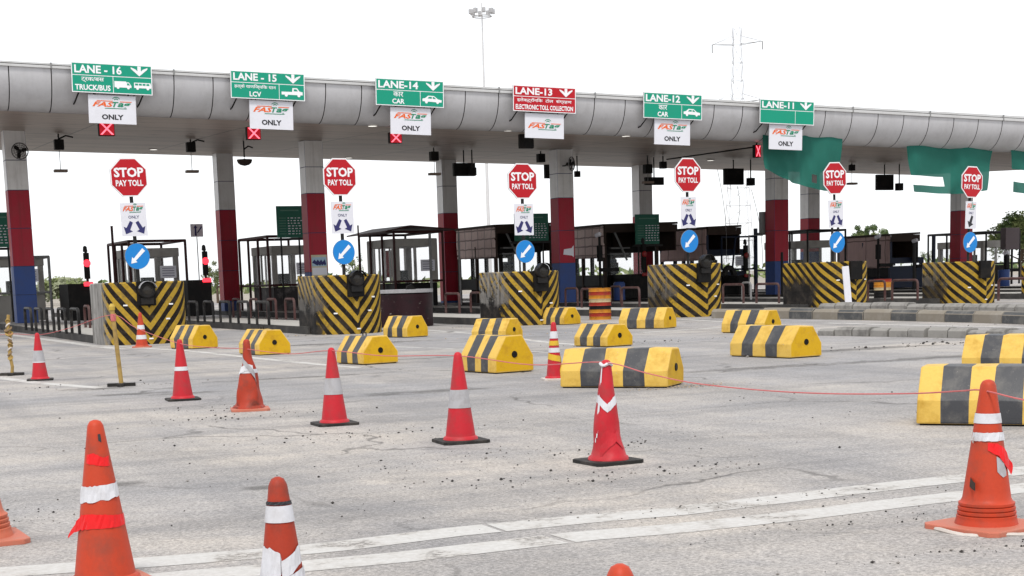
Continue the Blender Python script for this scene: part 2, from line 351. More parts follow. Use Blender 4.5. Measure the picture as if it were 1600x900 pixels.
def dup(root, loc, rz=None, label=None):
    def cp(o, par):
        c = o.copy(); C.objects.link(c)
        if par: c.parent = par
        for k in kids(o): cp(k, c)
        return c
    src = kids(root); r = root.copy(); C.objects.link(r)
    for k in src: cp(k, r)
    r.location = loc
    if rz is not None: r.rotation_euler.z = rz
    if label: r['label'] = label
    return r

# lettering: outlines of the built-in font as flat mesh, fitted to a box (x, z) and set proud of the plate
_txt = {}
def text_geo(sx, shear=0, bold=.0):
    k = (sx, shear, bold)
    if k not in _txt:
        c = bpy.data.curves.new('lettering', 'FONT'); c.body = sx; c.resolution_u = 2; c.shear = shear; c.offset = bold
        o = bpy.data.objects.new('lettering', c); C.objects.link(o); bpy.context.view_layer.update()
        ev = o.evaluated_get(bpy.context.evaluated_depsgraph_get()); me = ev.to_mesh()
        vs = [(v.co.x, v.co.y) for v in me.vertices]; fs = [list(p.vertices) for p in me.polygons]
        ev.to_mesh_clear(); bpy.data.objects.remove(o); bpy.data.curves.remove(c); _txt[k] = (vs, fs)
    return _txt[k]
def put_text(mb, s, x0, x1, z0, z1, y, mat, shear=0, bold=.012, M=None):
    vs, fs = text_geo(s, shear, bold)
    ax = min(v[0] for v in vs); bx = max(v[0] for v in vs); ay = min(v[1] for v in vs); by = max(v[1] for v in vs)
    mb.add([(x0 + (v[0] - ax) / (bx - ax) * (x1 - x0), y, z0 + (v[1] - ay) / (by - ay) * (z1 - z0)) for v in vs], fs, mat, M)
def flat(mb, poly, y, mat, M=None, t=.003): mb.prism(poly, y, y + t, mat, 'Y', M)
def rect(x0, x1, z0, z1): return [(x0, z0), (x1, z0), (x1, z1), (x0, z1)]
def logo(mb, x0, x1, z0, z1, y):
    """the orange and green slanted tag mark with its over- and underline"""
    w_, h_ = x1 - x0, z1 - z0
    put_text(mb, 'FAS', x0 + .0 * w_, x0 + .54 * w_, z0 + .2 * h_, z0 + .78 * h_, y, ORNP, .35, .03)
    put_text(mb, 'T', x0 + .50 * w_, x0 + .66 * w_, z0 + .2 * h_, z0 + .82 * h_, y - .001, GRNP, .3, .03)
    put_text(mb, 'ag', x0 + .63 * w_, x0 + .97 * w_, z0 + .02 * h_, z0 + .72 * h_, y - .002, GRNP, .35, .03)
    flat(mb, [(x0 + .1 * w_, z0 + .84 * h_), (x0 + .5 * w_, z0 + .84 * h_), (x0 + .52 * w_, z0 + .93 * h_), (x0 + .12 * w_, z0 + .93 * h_)], y, ORNP)
    flat(mb, [(x0 + .68 * w_, z0 + .80 * h_), (x0 + .97 * w_, z0 + .80 * h_), (x0 + w_, z0 + .89 * h_), (x0 + .7 * w_, z0 + .89 * h_)], y, ORNP)
    flat(mb, [(x0 + .3 * w_, z0), (x0 + .84 * w_, z0), (x0 + .87 * w_, z0 + .08 * h_), (x0 + .33 * w_, z0 + .08 * h_)], y, GRNP)
    for r_ in (.06, .11):
        pts = [(x0 + .6 * w_ + r_ * w_ * math.cos(a), z0 + .86 * h_ + r_ * w_ * .9 * math.sin(a)) for a in (R(35), R(60), R(90), R(120), R(145))]
        for p, q in zip(pts, pts[1:]): flat(mb, [p, q, (q[0], q[1] + .022 * w_), (p[0], p[1] + .022 * w_)], y, GRNP)
def ngon(n, r, a0=0): return [(r * math.cos(a0 + 2 * math.pi * k / n), r * math.sin(a0 + 2 * math.pi * k / n)) for k in range(n)]

# ================================================================== SETTING
g = MB(); g.add([(-2500, -60, 0), (2500, -60, 0), (2500, 4000, 0), (-2500, 4000, 0)], [(0, 1, 2, 3)], EARTH); structure(g.build('ground'))
def uvquad(mb, u0, u1, d0, d1, z, mat):
    mb.add([UV(u0, d0, z), UV(u1, d0, z), UV(u1, d1, z), UV(u0, d1, z)], [(0, 1, 2, 3)], mat)
g = MB(); uvquad(g, -90, 130, -40, 125, .004, ASPH); structure(g.build('road'))

def strip(mb, pts, wd, z, mat, gaps=()):
    """a painted strip of constant width along ground points"""
    P = [Vector((p.x, p.y, z)) for p in pts]; L = []
    for i, p in enumerate(P):
        d = (P[min(i + 1, len(P) - 1)] - P[max(i - 1, 0)]).normalized(); n = Vector((-d.y, d.x, 0)) * wd / 2
        L += [p - n, p + n]
    mb.add(L, [(2 * i, 2 * i + 2, 2 * i + 3, 2 * i + 1) for i in range(len(P) - 1)], mat)
def dense(pts, step=1.0):
    out = [pts[0]]
    for a, b in zip(pts, pts[1:]):
        n = max(1, int((b - a).length / step))
        out += [a.lerp(b, k / n) for k in range(1, n + 1)]
    return out
ln = MB()
L1 = [(-260, 925), (0, 896), (205, 882), (414, 866), (530, 855), (705, 833), (912, 812.5), (1050, 801), (1228, 780), (1405, 759), (1490, 750), (1640, 731), (1900, 701)]
L2 = [(-260, 962), (0, 930), (288, 902), (414, 892), (530, 881), (637, 871), (912, 839), (1050, 828), (1228, 809), (1405, 787), (1490, 777.5), (1580, 766), (1900, 726)]
for Lp in (L1, L2):
    P = [G(*p) for p in Lp]
    # the band was laid in lengths: narrow joints run across it
    Q = dense(P, .12); cuts = [k for k in range(8, len(Q), 9)]; a = 0
    for k in cuts + [len(Q) - 1]:
        seg = Q[a:k + 1]
        if len(seg) > 1:
            e = (seg[-1] - seg[-2]); seg = seg[:-1] + [seg[-1] - e * random.choice((0, 0, 0, .2, .35))]
            strip(ln, seg, .29, .006, LINE)
        a = k
structure(ln.build('road_marking'))
ln = MB()
for pts, wd in (([(-120, 505), (0, 521), (60, 529), (140, 540), (190, 546)], .28), ([(-60, 584), (0, 591), (60, 599), (160, 607)], .22),
                ([(160, 540), (300, 549), (400, 560), (510, 571), (560, 575)], .2), ([(620, 523), (700, 519), (760, 516)], .25),
                ([(560, 508), (640, 514), (760, 523), (860, 536), (930, 541)], .2), ([(1060, 499), (1130, 503), (1230, 509)], .22),
                ([(1000, 520), (1080, 515), (1160, 510)], .25), ([(1290, 505), (1400, 508), (1600, 512)], .3), ([(1040, 499), (1150, 497)], .2),
                ([(590, 541), (720, 546), (860, 551)], .12)):
    strip(ln, dense([G(*p) for p in pts], .5), wd, .0062, LINE)
structure(ln.build('road_marking'))
# darker repairs and shallow holes in the surface
pt = MB(); pt.uv = []
def blob(px, py, ru, rd, mat, z, mb):
    c = G(px, py); q = [(-1, -1), (1, -1), (1, 1), (-1, 1)]
    mb.add([(c.x + CO * a * ru - SI * b * rd, c.y + SI * a * ru + CO * b * rd, z) for a, b in q], [(0, 1, 2, 3)], mat); mb.uv += q
for k, a in enumerate(((408, 763, .22, .20), (195, 757, .3, .2), (585, 536, 2.6, .8), (690, 508, 1.8, .8), (1340, 546, 3.0, .6), (1190, 575, 2.5, .4), (150, 608, .9, .5), (210, 616, .9, .4), (470, 590, 2.2, .3), (660, 613, 1.6, .5), (460, 540, 3, .6), (760, 555, 2.5, .4), (1450, 560, 3, .5), (290, 615, .8, .3))):
    blob(*a, DARKP, .0044 + k * .00004, pt)
structure(pt.build('road_patch'))

# ------------------------------------------------------------------ toll islands (kerbed pavements under the booths)
BLOCKS = [  # apex px, base py, left/right spread, noseslope, period, phase, flank grime, flank plaster
    (237, 538), (560, 522), (846, 508), (1105, 495), (1337, 484.5), (1540, 474.2), (1703, 466)]
NOSE = []
for (px, py) in BLOCKS: p = G(px, py); NOSE.append((toU(p), toD(p)))
U = [2.05] + [n[0] for n in NOSE] + [NOSE[-1][0] + 5.6, NOSE[-1][0] + 11.2]
DN = [37.2] + [n[1] for n in NOSE] + [41.2, 41.6]
isl = MB()
for i, (u, d) in enumerate(zip(U, DN)):
    w_ = .98
    for (uu0, uu1, dd0, dd1, zz, mt) in ((u - w_, u + w_, d + 1.2, 84, .20, CONC),):
        poly = [(uu0, dd0), (uu1, dd0), (uu1, dd1), (uu0, dd1)]
        P = [UV(a, b) for a, b in poly]
        isl.prism([(p.x, p.y) for p in P], .0, zz, KERBD)
        q = [(uu0 + .03, dd0 + .03), (uu1 - .03, dd0 + .03), (uu1 - .03, dd1 - .03), (uu0 + .03, dd1 - .03)]
        isl.add([UV(a, b, zz + .006) for a, b in q], [(0, 1, 2, 3)], CONC)
structure(isl.build('traffic_island'))

# kerbs in front of the right-hand islands: stones laid one after another
def kerb(name, pts, wd, ht, mats, step, joint=.03, rough=.02, wob=0):
    mb = MB(); P = dense([G(*p) for p in pts], .05); acc = 0; a = 0; k = 0
    for i in range(1, len(P)):
        acc += (P[i] - P[i - 1]).length
        if acc >= step or i == len(P) - 1:
            p, q = P[a], P[i]; d = (q - p); Ld = d.length
            if Ld > .1:
                ang = math.atan2(d.y, d.x) + random.uniform(-wob, wob); c = (p + q) / 2; h = ht + random.uniform(-rough, rough)
                M = Matrix.Translation((c.x, c.y + random.uniform(-rough, rough), 0)) @ Matrix.Rotation(ang, 4, 'Z')
                l2, w2 = (Ld - joint) / 2, wd / 2
                prof = [(-w2, .0), (w2, .0), (w2, h * .95), (w2 * .6, h), (-w2 * .55, h), (-w2, h * .72)]
                mb.prism(prof, -l2, l2, mats[k % len(mats)], 'X', M)
            a = i; acc = 0; k += 1
    return structure(mb.build(name, bevel=.012))
KY = paint('kerb_tan', (.22, .195, .16), .85, .6, (.30, .285, .26), 3, chips=.4, bmp=.4)
KB = paint('kerb_black', (.075, .077, .08), .85, .6, (.25, .235, .21), 3, chips=.4, bmp=.4)
KS = paint('kerb_stone', (.25, .24, .225), .9, .9, (.09, .085, .08), 3, bmp=.9)
kerb('kerb', [(1118, 497), (1240, 498), (1400, 501), (1560, 505), (1760, 513)], .34, .28, [KY, KB], 1.05)
kerb('kerb', [(1286, 524), (1400, 526), (1520, 528), (1600, 530), (1800, 537)], .36, .17, [KS], .42, .05, .035, .12)
kerb('kerb', [(1285, 489.5), (1400, 490), (1520, 491), (1680, 494)], .40, .30, [KS], .7, .05, .03, .07)
# ------------------------------------------------------------------ canopy
DF = 49.4; DB = 71.0
def line_at(px, y0, y1): return y0 + (y1 - y0) * px / 1600
def zline(y0, y1, D):          # u and z at the two ends of a picture line lying at depth D
    a = PD(-330, line_at(-330, y0, y1), D); b = PD(1930, line_at(1930, y0, y1), D); return (toU(a), a.z), (toU(b), b.z)
def zfun(y0, y1, D):
    (ua, za), (ub, zb) = zline(y0, y1, D); return lambda u: za + (zb - za) * (u - ua) / (ub - ua)
SETB = .95
zt, zg, zb_, zk = zfun(94, 181.5, DF), zfun(102, 190, DF), zfun(173, 239, DF + SETB), zfun(234.5, 278, DB)
UA = toU(PD(-330, 100, DF)); UB = toU(PD(1930, 200, DF)); SEG = 1.245
cp = thing('toll_canopy', 'long silver canopy with a curved fascia spanning all the toll lanes', 'canopy', (0, 0, 0))
prof = []
for k in range(11):
    a = k / 10 * math.pi / 2; prof.append((SETB * (1 - math.cos(a)) ** 1.0, 1 - math.sin(a)))    # (setback, height share)
u0 = toU(PD(15, 130, DF)); n0 = int((UA - u0) / SEG) - 1
fa = MB(); u = u0 + n0 * SEG; ends = []; cols = []
while u < UB:
    cols += [(u + .02, 0, FASC), (u + SEG / 2, 0, FASC), (u + SEG - .012, 0, SEAM), (u + SEG - .008, .03, SEAM), (u + SEG + .012, .03, SEAM)]
    ends.append(u); u += SEG
n = len(prof); vs = []
for (uu, rec, _) in cols:
    z0_, z1_ = zb_(uu), zg(uu)
    for (o_, h) in prof: vs.append(UV(uu, DF + .05 + o_ + rec * h, z0_ + rec * (1 - h) + (z1_ - z0_) * h))
fa.v = [tuple(p) for p in vs]
for j in range(len(cols) - 1):
    for i in range(n - 1): fa.f.append([j * n + i, (j + 1) * n + i, (j + 1) * n + i + 1, j * n + i + 1]); fa.m.append(fa.mi(cols[j][2]))
fa.build('fascia', cp, smooth=True)
def beam(mb, f_lo, f_hi, d0, d1, mat):
    vs = []
    for uu in (UA, UB):
        for (d_, fz) in ((d0, f_lo), (d1, f_lo), (d1, f_hi), (d0, f_hi)): vs.append(UV(uu, d_, fz(uu)))
    mb.add(vs, [(0, 1, 5, 4), (1, 2, 6, 5), (2, 3, 7, 6), (3, 0, 4, 7), (0, 3, 2, 1), (4, 5, 6, 7)], mat)
gt = MB(); mid_ = lambda u: zg(u) + (zt(u) - zg(u)) * .48
beam(gt, zg, mid_, DF - .02, DF + .5, FASL); beam(gt, lambda u: mid_(u) + .03, zt, DF + .03, DF + .5, FASL)
beam(gt, mid_, lambda u: mid_(u) + .03, DF + .06, DF + .5, SEAM)
for i, uu in enumerate(ends[::3]): gt.box(UV(uu, DF - .02, (zg(uu) + zt(uu)) / 2), (.05, .03, zt(uu) - zg(uu) + .02), GREY, rz=TH)
gt.build('gutter', cp)
so = MB(); so.add([UV(UA, DF + SETB, zb_(UA)), UV(UB, DF + SETB, zb_(UB)), UV(UB, DB, zk(UB)), UV(UA, DB, zk(UA))], [(0, 1, 2, 3)], SOFF); so.build('ceiling', cp)
def zsoff(u, D): t = (D - DF - SETB) / (DB - DF - SETB); return zb_(u) * (1 - t) + zk(u) * t
rf = MB(); zr = lambda u: zt(u) - .1
top = lambda u: max(zt(u), zk(u) + .2) - .1
rf.add([UV(UA, DF + .5, zr(UA)), UV(UB, DF + .5, zr(UB)), UV(UB, DB + .05, top(UB)), UV(UA, DB + .05, top(UA)), UV(UA, DB + .05, zk(UA)), UV(UB, DB + .05, zk(UB))], [(0, 1, 2, 3), (3, 2, 5, 4)], FASL)
rf.build('roof', cp)
for (px, py) in ((582, 196), (793, 204), (978, 212), (870, 244), (545, 246), (240, 233), (1110, 250)):   # recessed lamps
    lo, hi = DF + SETB, DB
    for _ in range(40):
        D_ = (lo + hi) / 2; p = PD(px, py, D_)
        if p.z < zsoff(toU(p), D_): lo = D_
        else: hi = D_
    p = PD(px, py, lo); l_ = MB(); l_.lathe([(.0, -.012), (.17, -.012), (.2, 0), (.2, .03)], PLB, 20, cap=False); o = l_.build('ceiling_light', cp, smooth=True, loc=p - Vector((0, 0, .012)))
    l_ = MB(); l_.lathe([(.0, 0), (.15, 0)], LAMPW, 20, cap=False); l_.build('diffuser', o, loc=(0, 0, -.016))

# ------------------------------------------------------------------ pillars
DP, DP2 = 59.0, 68.9
def pillar(px, D, py_red, py_blue, label, group, red=RED, side=.75):
    p = PD(px, 300, D); u = toU(p); base = UV(u, D, .2)
    ztop = zsoff(u, D + side / 2) + .03
    t = thing('canopy_pillar', label, 'pillar', base, TH, group)
    h_ = ztop - .2; zr = ZT(base, py_red) - .2; zbl = ZT(base, py_blue) - .2 if py_blue else 1.15
    body = MB(); s = side / 2
    for (a, b, m) in ((0, zbl, BLU), (zbl, zr, red), (zr, h_, WHT)):
        # cladding panels with a fine joint between them
        n = max(1, round((b - a) / 1.25)); st = (b - a) / n
        for k in range(n):
            body.box((0, s, a + st * (k + .5)), (side, side, st - .014), m)
    body.box((0, s, h_ / 2), (side - .02, side - .02, h_ - .02), SEAM)
    body.build('pillar_cladding', t, bevel=.006)
    return t, base, u
PG = 'clad pillars holding up the canopy'
P1 = pillar(29, DP, 297, 416, 'clad pillar left of the lane 16 sign with a round fan high on its front', PG)
P3 = pillar(493, DP, 302, 425, 'red and white clad pillar with a small poster, left of the second stop sign', PG)
P5 = pillar(884, DP, 309, 411, 'red, white and blue pillar with a torn white sticker on its red band', PG)
P7 = pillar(1221, DP, 312, 408, 'red pillar rising behind the shade net under the lane 11 sign', PG)
P8 = pillar(1511, DP, 329, 440, 'red pillar directly behind the rightmost stop sign', PG)
B2 = pillar(354, DP2, 328, 470, 'dark maroon pillar at the back of the canopy under the lane 15 sign', PG)
B4 = pillar(703, DP2, 333, 470, 'dark maroon rear pillar between the lane 14 and lane 13 signs', PG)
B6 = pillar(1009, DP2, 338, 470, 'beige rear pillar behind the green fare board below the lane 12 sign', PG)
B8 = pillar(1272, DP2, 341, 393, 'short dark red rear pillar to the right of the shade net pillar', PG)
# sticker, poster
mb = MB(); c = PD(890, 393, DP - .012); c = c - P5[1]; Mi = Matrix.Rotation(-TH, 3, 'Z'); q = Mi @ c
mb.prism([(q.x - .3, q.z - .12), (q.x - .26, q.z + .1), (q.x + .1, q.z + .14), (q.x + .2, q.z + .26), (q.x + .2, q.z - .24), (q.x + .1, q.z - .17)], -.012, -.006, SLAV, 'Y'); mb.build('sticker', P5[0])
POST = paint('poster_cream', (.55, .50, .36), .5, .2)
mb = MB(); c = PD(499, 415, DP - .02) - P3[1]; q = Mi @ c
flat(mb, rect(q.x - .32, q.x + .32, q.z - .42, q.z + .42), -.03, POST, t=.02); flat(mb, rect(q.x - .3, q.x + .3, q.z - .36, q.z - .08), -.034, SLAV)
flat(mb, rect(q.x - .3, q.x + .3, q.z - .02, q.z + .33), -.034, paint('poster_sky', (.34, .48, .60), .5, .2))
for k in range(4): flat(mb, [(q.x - .3 + k * .14, q.z + .12), (q.x - .2 + k * .14, q.z + .24), (q.x - .02 + k * .1, q.z + .05), (q.x - .08 + k * .1, q.z + .0)], -.038 - k * .004, NAVY)
put_text(mb, 'TOLL PLAZA', q.x - .2, q.x + .2, q.z - .27, q.z - .2, -.037, INK) if False else None
mb.build('poster', P3[0])

def fan(px, py, D, label, turn):
    p = PD(px, py, D); t = thing('wall_fan', label, 'fan', p, TH + turn, 'fans fixed to the pillars')
    MX = Matrix.Rotation(R(90), 4, 'X')
    m = MB()
    for r_ in (.05, .13, .21, .28): m.tube([(r_ * math.cos(a), -.02 - .09 * (1 - (r_ / .29) ** 2), r_ * math.sin(a)) for a in [2 * math.pi * k / 24 for k in range(25)]], .008, STEEL, 5)
    for k in range(16):
        a = 2 * math.pi * k / 16; m.tube([(r_ * math.cos(a), -.02 - .09 * (1 - (r_ / .29) ** 2), r_ * math.sin(a)) for r_ in (.04, .13, .21, .285)], .006, STEEL, 4)
    m.tube([(.285 * math.cos(2 * math.pi * k / 28), 0, .285 * math.sin(2 * math.pi * k / 28)) for k in range(29)], .02, GREY, 6)
    m.build('guard', t)
    b = MB()
    for k in range(3):
        a = R(120 * k + 20); ca, sa = math.cos(a), math.sin(a)
        pts = [(.05, -.03), (.12, -.08), (.25, -.07), (.26, .03), (.14, .06), (.05, .03)]
        b.add([(x * ca - y * sa, .0 + .06 * y, x * sa + y * ca) for x, y in pts], [list(range(6))], BOOTHD)
    b.build('blade', t)
    b = MB(); b.tube([(0, -.04, 0), (0, .05, 0), (0, .22, 0)], [.055, .075, .07], STEEL, 14); b.tube([(0, .2, 0), (0, .3, -.06), (0, .42, -.06)], .025, STEEL, 8); b.build('motor', t, smooth=True)
fan(31, 236, DP - .42, 'round wall fan facing the road on the far left pillar', 0)
fan(893, 256, DP - .42, 'round wall fan high on the pillar with the torn white sticker', R(38))

# ================================================================== CRASH BLOCKS AT THE ISLAND NOSES
def outline(w, L, r, sag):
    """from the back left corner round the nose to the back right corner: points and distance from the nose centre"""
    pts = [(-w, L), (-w, L * .6), (-w, r + sag)]
    for k in range(1, 9):
        a = math.pi - k / 9 * math.pi / 2; pts.append((-w + r + r * math.cos(a), r + sag - r * math.sin(a)))
    n = 9
    for k in range(n + 1):
        x = (-w + r) + (w - r) * k / n; pts.append((x, sag * (x / (w - r)) ** 2 if w > r else 0))
    left = pts[:]; right = [(-x, y) for x, y in reversed(left[:-1])]
    pts = left + right; mid = len(left) - 1; d = [0.0] * len(pts)
    for i in range(mid + 1, len(pts)): d[i] = d[i - 1] + math.dist(pts[i], pts[i - 1])
    for i in range(mid - 1, -1, -1): d[i] = d[i + 1] - math.dist(pts[i], pts[i + 1])
    return pts, d
def crash_block(i, px, py, pytop, label, slope, period, phase, side, dark, pale, lamp, W=.93, L=2.2, r=.82, lamp_off=(0, 0), notch=True):
    g0 = G(px, py); u, D = toU(g0), toD(g0); h = ZT(g0, pytop)
    t = thing('crash_block', label, 'crash barrier', (g0.x, g0.y, 0), TH, 'chevron crash blocks at the island noses')
    mt = mat_chevron('chevron_%d' % i, slope, period, phase, side, dark, pale, i == 1)
    pts, d = outline(W, L, r, .10); m = MB(); m.uv = []
    rows = [0, .02, .3, .6, .9, 1.2, h - .03]
    vs = []
    for z in rows:
        for (p, s_) in zip(pts, d):
            q = .012 * noise.noise(Vector((s_ * 1.5 + i * 9, z * 1.5, 0))); vs.append((p[0] * (1 + q), p[1] + q, z)); m.uv.append((s_, z))
    n = len(pts)
    m.add(vs, [(k * n + j, k * n + j + 1, (k + 1) * n + j + 1, (k + 1) * n + j) for k in range(len(rows) - 1) for j in range(n - 1)], mt)
    # top edge with a small chamfer, then the flat cap
    vs = [(p[0] * .99, p[1] * .99 + .02, h - .03) for p in pts]; m.add([(p[0], p[1], h - .03) for p in pts] + [(p[0] * .975, p[1] * .985 + .02, h) for p in pts], [(j, j + 1, n + j + 1, n + j) for j in range(n - 1)], mt)
    m.uv += [(s_, h) for s_ in d] * 2
    m.add([(p[0] * .975, p[1] * .985 + .02, h) for p in pts], [list(range(n))], CONC); m.uv += [(0, 3)] * n
    m.add([(-W, L, 0), (W, L, 0), (W, L, h - .03), (-W, L, h - .03)], [(0, 1, 2, 3)], CONC); m.uv += [(0, 3)] * 4
    m.build('concrete_shell', t, smooth=True)
    if notch:
        k = MB(); k.box((lamp_off[0], .0, h - .28), (.44, .12, .58), BOOTHD); k.build('lamp_recess', t, bevel=.01)
    if lamp:
        lx, lz = lamp_off[0], h - .26 + lamp_off[1]; MX = Matrix.Translation((lx, -.06, lz)) @ Matrix.Rotation(R(90), 4, 'X')
        k = MB(); k.lathe([(.02, -.05), (.2, -.05), (.215, 0), (.2, .1), (.17, .13)], STEEL, 26, MX); lo = k.build('warning_lamp', t, smooth=True)
        k = MB(); k.lathe([(.168, .0), (.165, .05), (.12, .095), (.06, .115), (.0, .12)], LENS, 24, Matrix.Translation((lx, -.10, lz)) @ Matrix.Rotation(R(90), 4, 'X'), cap=False); k.build('lens', lo, smooth=True)
        k = MB(); vs = []; nn = 14
        for yy in (-.16, -.34):
            for j in range(nn + 1): a = math.pi * (.06 + .88 * j / nn); vs.append((lx + .215 * math.cos(a), yy, lz + .215 * math.sin(a)))
        k.add(vs, [(j, j + 1, nn + 2 + j, nn + 1 + j) for j in range(nn)], lamp); vis = k.build('visor', lo, smooth=True)
        sm = vis.modifiers.new('thickness', 'SOLIDIFY'); sm.thickness = .008
        k = MB(); k.box((lx, -.09, lz - .26), (.3, .1, .16), STEEL); k.build('lamp_bracket', t, bevel=.008)
    # reflector studs
    for (sx, sz) in ((-.55, .95), (.55, .95), (-.6, .55), (.5, .6), (.02, .14)):
        if random.random() < .75:
            j = min(range(len(d)), key=lambda q: abs(d[q] - sx)); a = math.atan2(pts[j + 1][1] - pts[j - 1][1], pts[j + 1][0] - pts[j - 1][0])
            k = MB(); k.box((0, 0, 0), (.10, .04, .035), SWHITE); k.build('reflector', t, bevel=.004, loc=(pts[j][0], pts[j][1], sz), rz=a)
    return t, u, D, h
LENS = paint('smoked_lens', (.03, .028, .025), .15, .2)
GREYV = paint('grey_visor', (.32, .32, .33), .5, .3)
CB = [
 crash_block(1, 237, 538, 440, 'chevron crash block with a bare grey concrete flank, nearest the left edge', 1.2, .36, .32, 1.0, .0, 1.0, GREYV, W=1.0, L=2.2, r=.55, lamp_off=(-.06, .06)),
 crash_block(2, 560, 522, 429, 'chevron crash block with a soot black flank, right of the pillar with the small poster', 1.15, .36, .45, .8, 1.0, .35, STEEL, L=2.1, lamp_off=(-.02, .16)),
 crash_block(3, 846, 508, 423, 'chevron crash block with peeling whitewash on its upper left flank', 1.12, .34, .5, .85, 1.0, .75, STEEL, L=2.1, lamp_off=(.02, .26)),
 crash_block(4, 1105, 495, 411, 'chevron crash block with shallow stripes and a tall black lamp hood under lane 12', .78, .33, .62, .9, .85, .3, STEEL, L=1.9, lamp_off=(-.1, .3)),
 crash_block(5, 1337, 484.5, 408, 'chevron crash block with a white board leaning on its nose', .78, .30, .2, 1.2, 1.0, .0, None, L=2.6),
 crash_block(6, 1540, 474.2, 407.5, 'chevron crash block standing behind the stone kerb in front of the rightmost stop sign', .78, .31, .4, 1.3, .9, .22, None, L=2.1, lamp_off=(-.05, 0)),
 crash_block(7, 1690, 466, 432, 'small rounded chevron crash block cut by the right edge of the photo', .9, .3, .1, 1.2, .2, .0, None, L=2.0, r=.5, notch=False)]
# the board leaning on block five
c = G(1327, 487.5); mb = MB(); mb.box((0, 0, .70), (.24, .03, 1.36), SLAV); o = mb.build('leaning_board', bevel=.005, loc=(c.x, c.y, 0.0))
o.rotation_euler = (R(-3), R(-4), TH); tag(o, 'narrow white board leaning against the nose of a chevron crash block', 'board')

# ================================================================== SIGN POSTS ON THE BLOCKS
def arrow(mb, x, z, L, ang, mat, y, tw=.30, hw=.75):
    d = Vector((math.cos(ang), math.sin(ang))); n = Vector((-d.y, d.x)); c = Vector((x, z)); a = c - d * L / 2; e = c + d * L / 2; k = c + d * L * .08
    q = [a + n * L * tw / 2 * .8, k + n * L * tw / 2, k + n * L * hw / 2, e, k - n * L * hw / 2, k - n * L * tw / 2, a - n * L * tw / 2 * .8]
    flat(mb, [(p.x, p.y) for p in q], y, mat)
def arrow_thin(mb, x, z, L, ang, mat, y):
    d = Vector((math.cos(ang), math.sin(ang))); n = Vector((-d.y, d.x)); c = Vector((x, z)); a = c - d * L / 2; e = c + d * L / 2; k = c + d * L * .22
    q = [a + n * L * .10, k + n * L * .075, k + n * L * .19, e, k - n * L * .19, k - n * L * .075, a - n * L * .10]
    flat(mb, [(p.x, p.y) for p in q], y, mat)
def sign_post(i, stop, so_r, brd, disc, base, label, two=True, twin=False, turn=8, arrows=2):
    _, u, D, h = CB[i]; D += .75
    top = PD(stop[0], stop[1] - so_r * .95, D); bot = PD(base, disc[1] + 34, D); p0 = bot.copy(); p0.z = h - .015
    k = (h - .015 - bot.z) / (top.z - bot.z); p0 = bot + (top - bot) * k
    sc = F / (MROT.transposed() @ (p0 - Vector((0, 0, CAMH)))).z * -1      # px per metre here
    t = thing('toll_sign_post', label, 'sign post', p0, 0, 'stop sign posts on the crash blocks')
    ax = (top - p0).normalized(); nf = Vector((math.sin(TH + R(turn)), -math.cos(TH + R(turn)), 0)); X = ax.cross(nf) * -1; X = (nf.cross(ax)) * -1
    X = Vector((math.cos(TH + R(turn)), math.sin(TH + R(turn)), 0)); X = (X - ax * X.dot(ax)).normalized(); Y = ax.cross(X)
    t.matrix_world = Matrix.Translation(p0) @ Matrix((X, Y, ax)).transposed().to_4x4()
    Ht = (top - p0).length
    def loc(px, py):
        q = PD(px, py, D) - p0; return q.dot(X), q.dot(ax)
    m = MB()
    for xx in ((-.13, .13) if twin else (0,)): m.tube([(xx, .05, 0), (xx, .05, Ht * (.62 if twin else 1) - .1)], .045 if not twin else .04, STEEL, 10)
    if twin: m.tube([(0, .05, Ht * .45), (0, .05, Ht - .1)], .04, STEEL, 10)
    m.build('post', t, smooth=True)
    x, z = loc(*stop); r = so_r / sc
    m = MB(); ca = math.pi / 8; R8 = r / math.cos(ca)
    fl = lambda s, y, mat, th: m.prism([(x + a * s, z + b * s) for a, b in ngon(8, R8, ca)], y, y + th, mat, 'Y')
    fl(1.0, -.012, GREY, .02); fl(.997, -.016, SWHITE, .003); fl(.93, -.020, SRED, .003)
    put_text(m, 'STOP', x - r * .80, x + r * .80, z - r * .0, z + r * .50, -.024, SWHITE, 0, .035)
    put_text(m, 'PAY TOLL', x - r * .74, x + r * .74, z - r * .46, z - r * .14, -.024, SWHITE, 0, .03); m.build('stop_sign', t)
    x, z = loc(*brd[:2]); w_, h_ = brd[2] / sc / .9 / 2, brd[3] / sc / 2; m = MB()
    m.box((x, -.004, z), (2 * w_, .016, 2 * h_), SLAV)
    logo(m, x - w_ * .82, x + w_ * .82, z + h_ * .42, z + h_ * .86, -.018)
    put_text(m, 'ONLY', x - w_ * .42, x + w_ * .42, z + h_ * .06, z + h_ * .24, -.016, NAVY)
    if arrows == 2:
        arrow(m, x - w_ * .46, z - h_ * .50, h_ * .84, R(-118), NAVY, -.016); arrow(m, x + w_ * .46, z - h_ * .50, h_ * .84, R(-62), NAVY, -.016)
    else: arrow(m, x - w_ * .05, z - h_ * .48, h_ * .9, R(-112), INK, -.016)
    m.build('lane_board', t, bevel=.003)
    x, z = loc(*disc[:2]); r = disc[2] / sc; m = MB()
    m.prism([(x + a, z + b) for a, b in ngon(32, r)], -.03, -.014, GREY, 'Y'); m.prism([(x + a * .985, z + b * .985) for a, b in ngon(32, r)], -.034, -.031, SBLUE, 'Y')
    arrow_thin(m, x, z - r * .02, r * 1.5, R(-136), SWHITE, -.039); m.build('direction_disc', t)
    return t
sign_post(0, (201, 277), 29.5, (209, 343, 37, 51), (214, 400.5, 20), 217, 'leaning stop sign post with blue arrow disc, nearest the left edge')
sign_post(1, (530.5, 276.5), 28.5, (535, 340, 34.5, 49), (536.5, 394, 19), 539, 'stop sign post to the right of the pillar with the small poster')
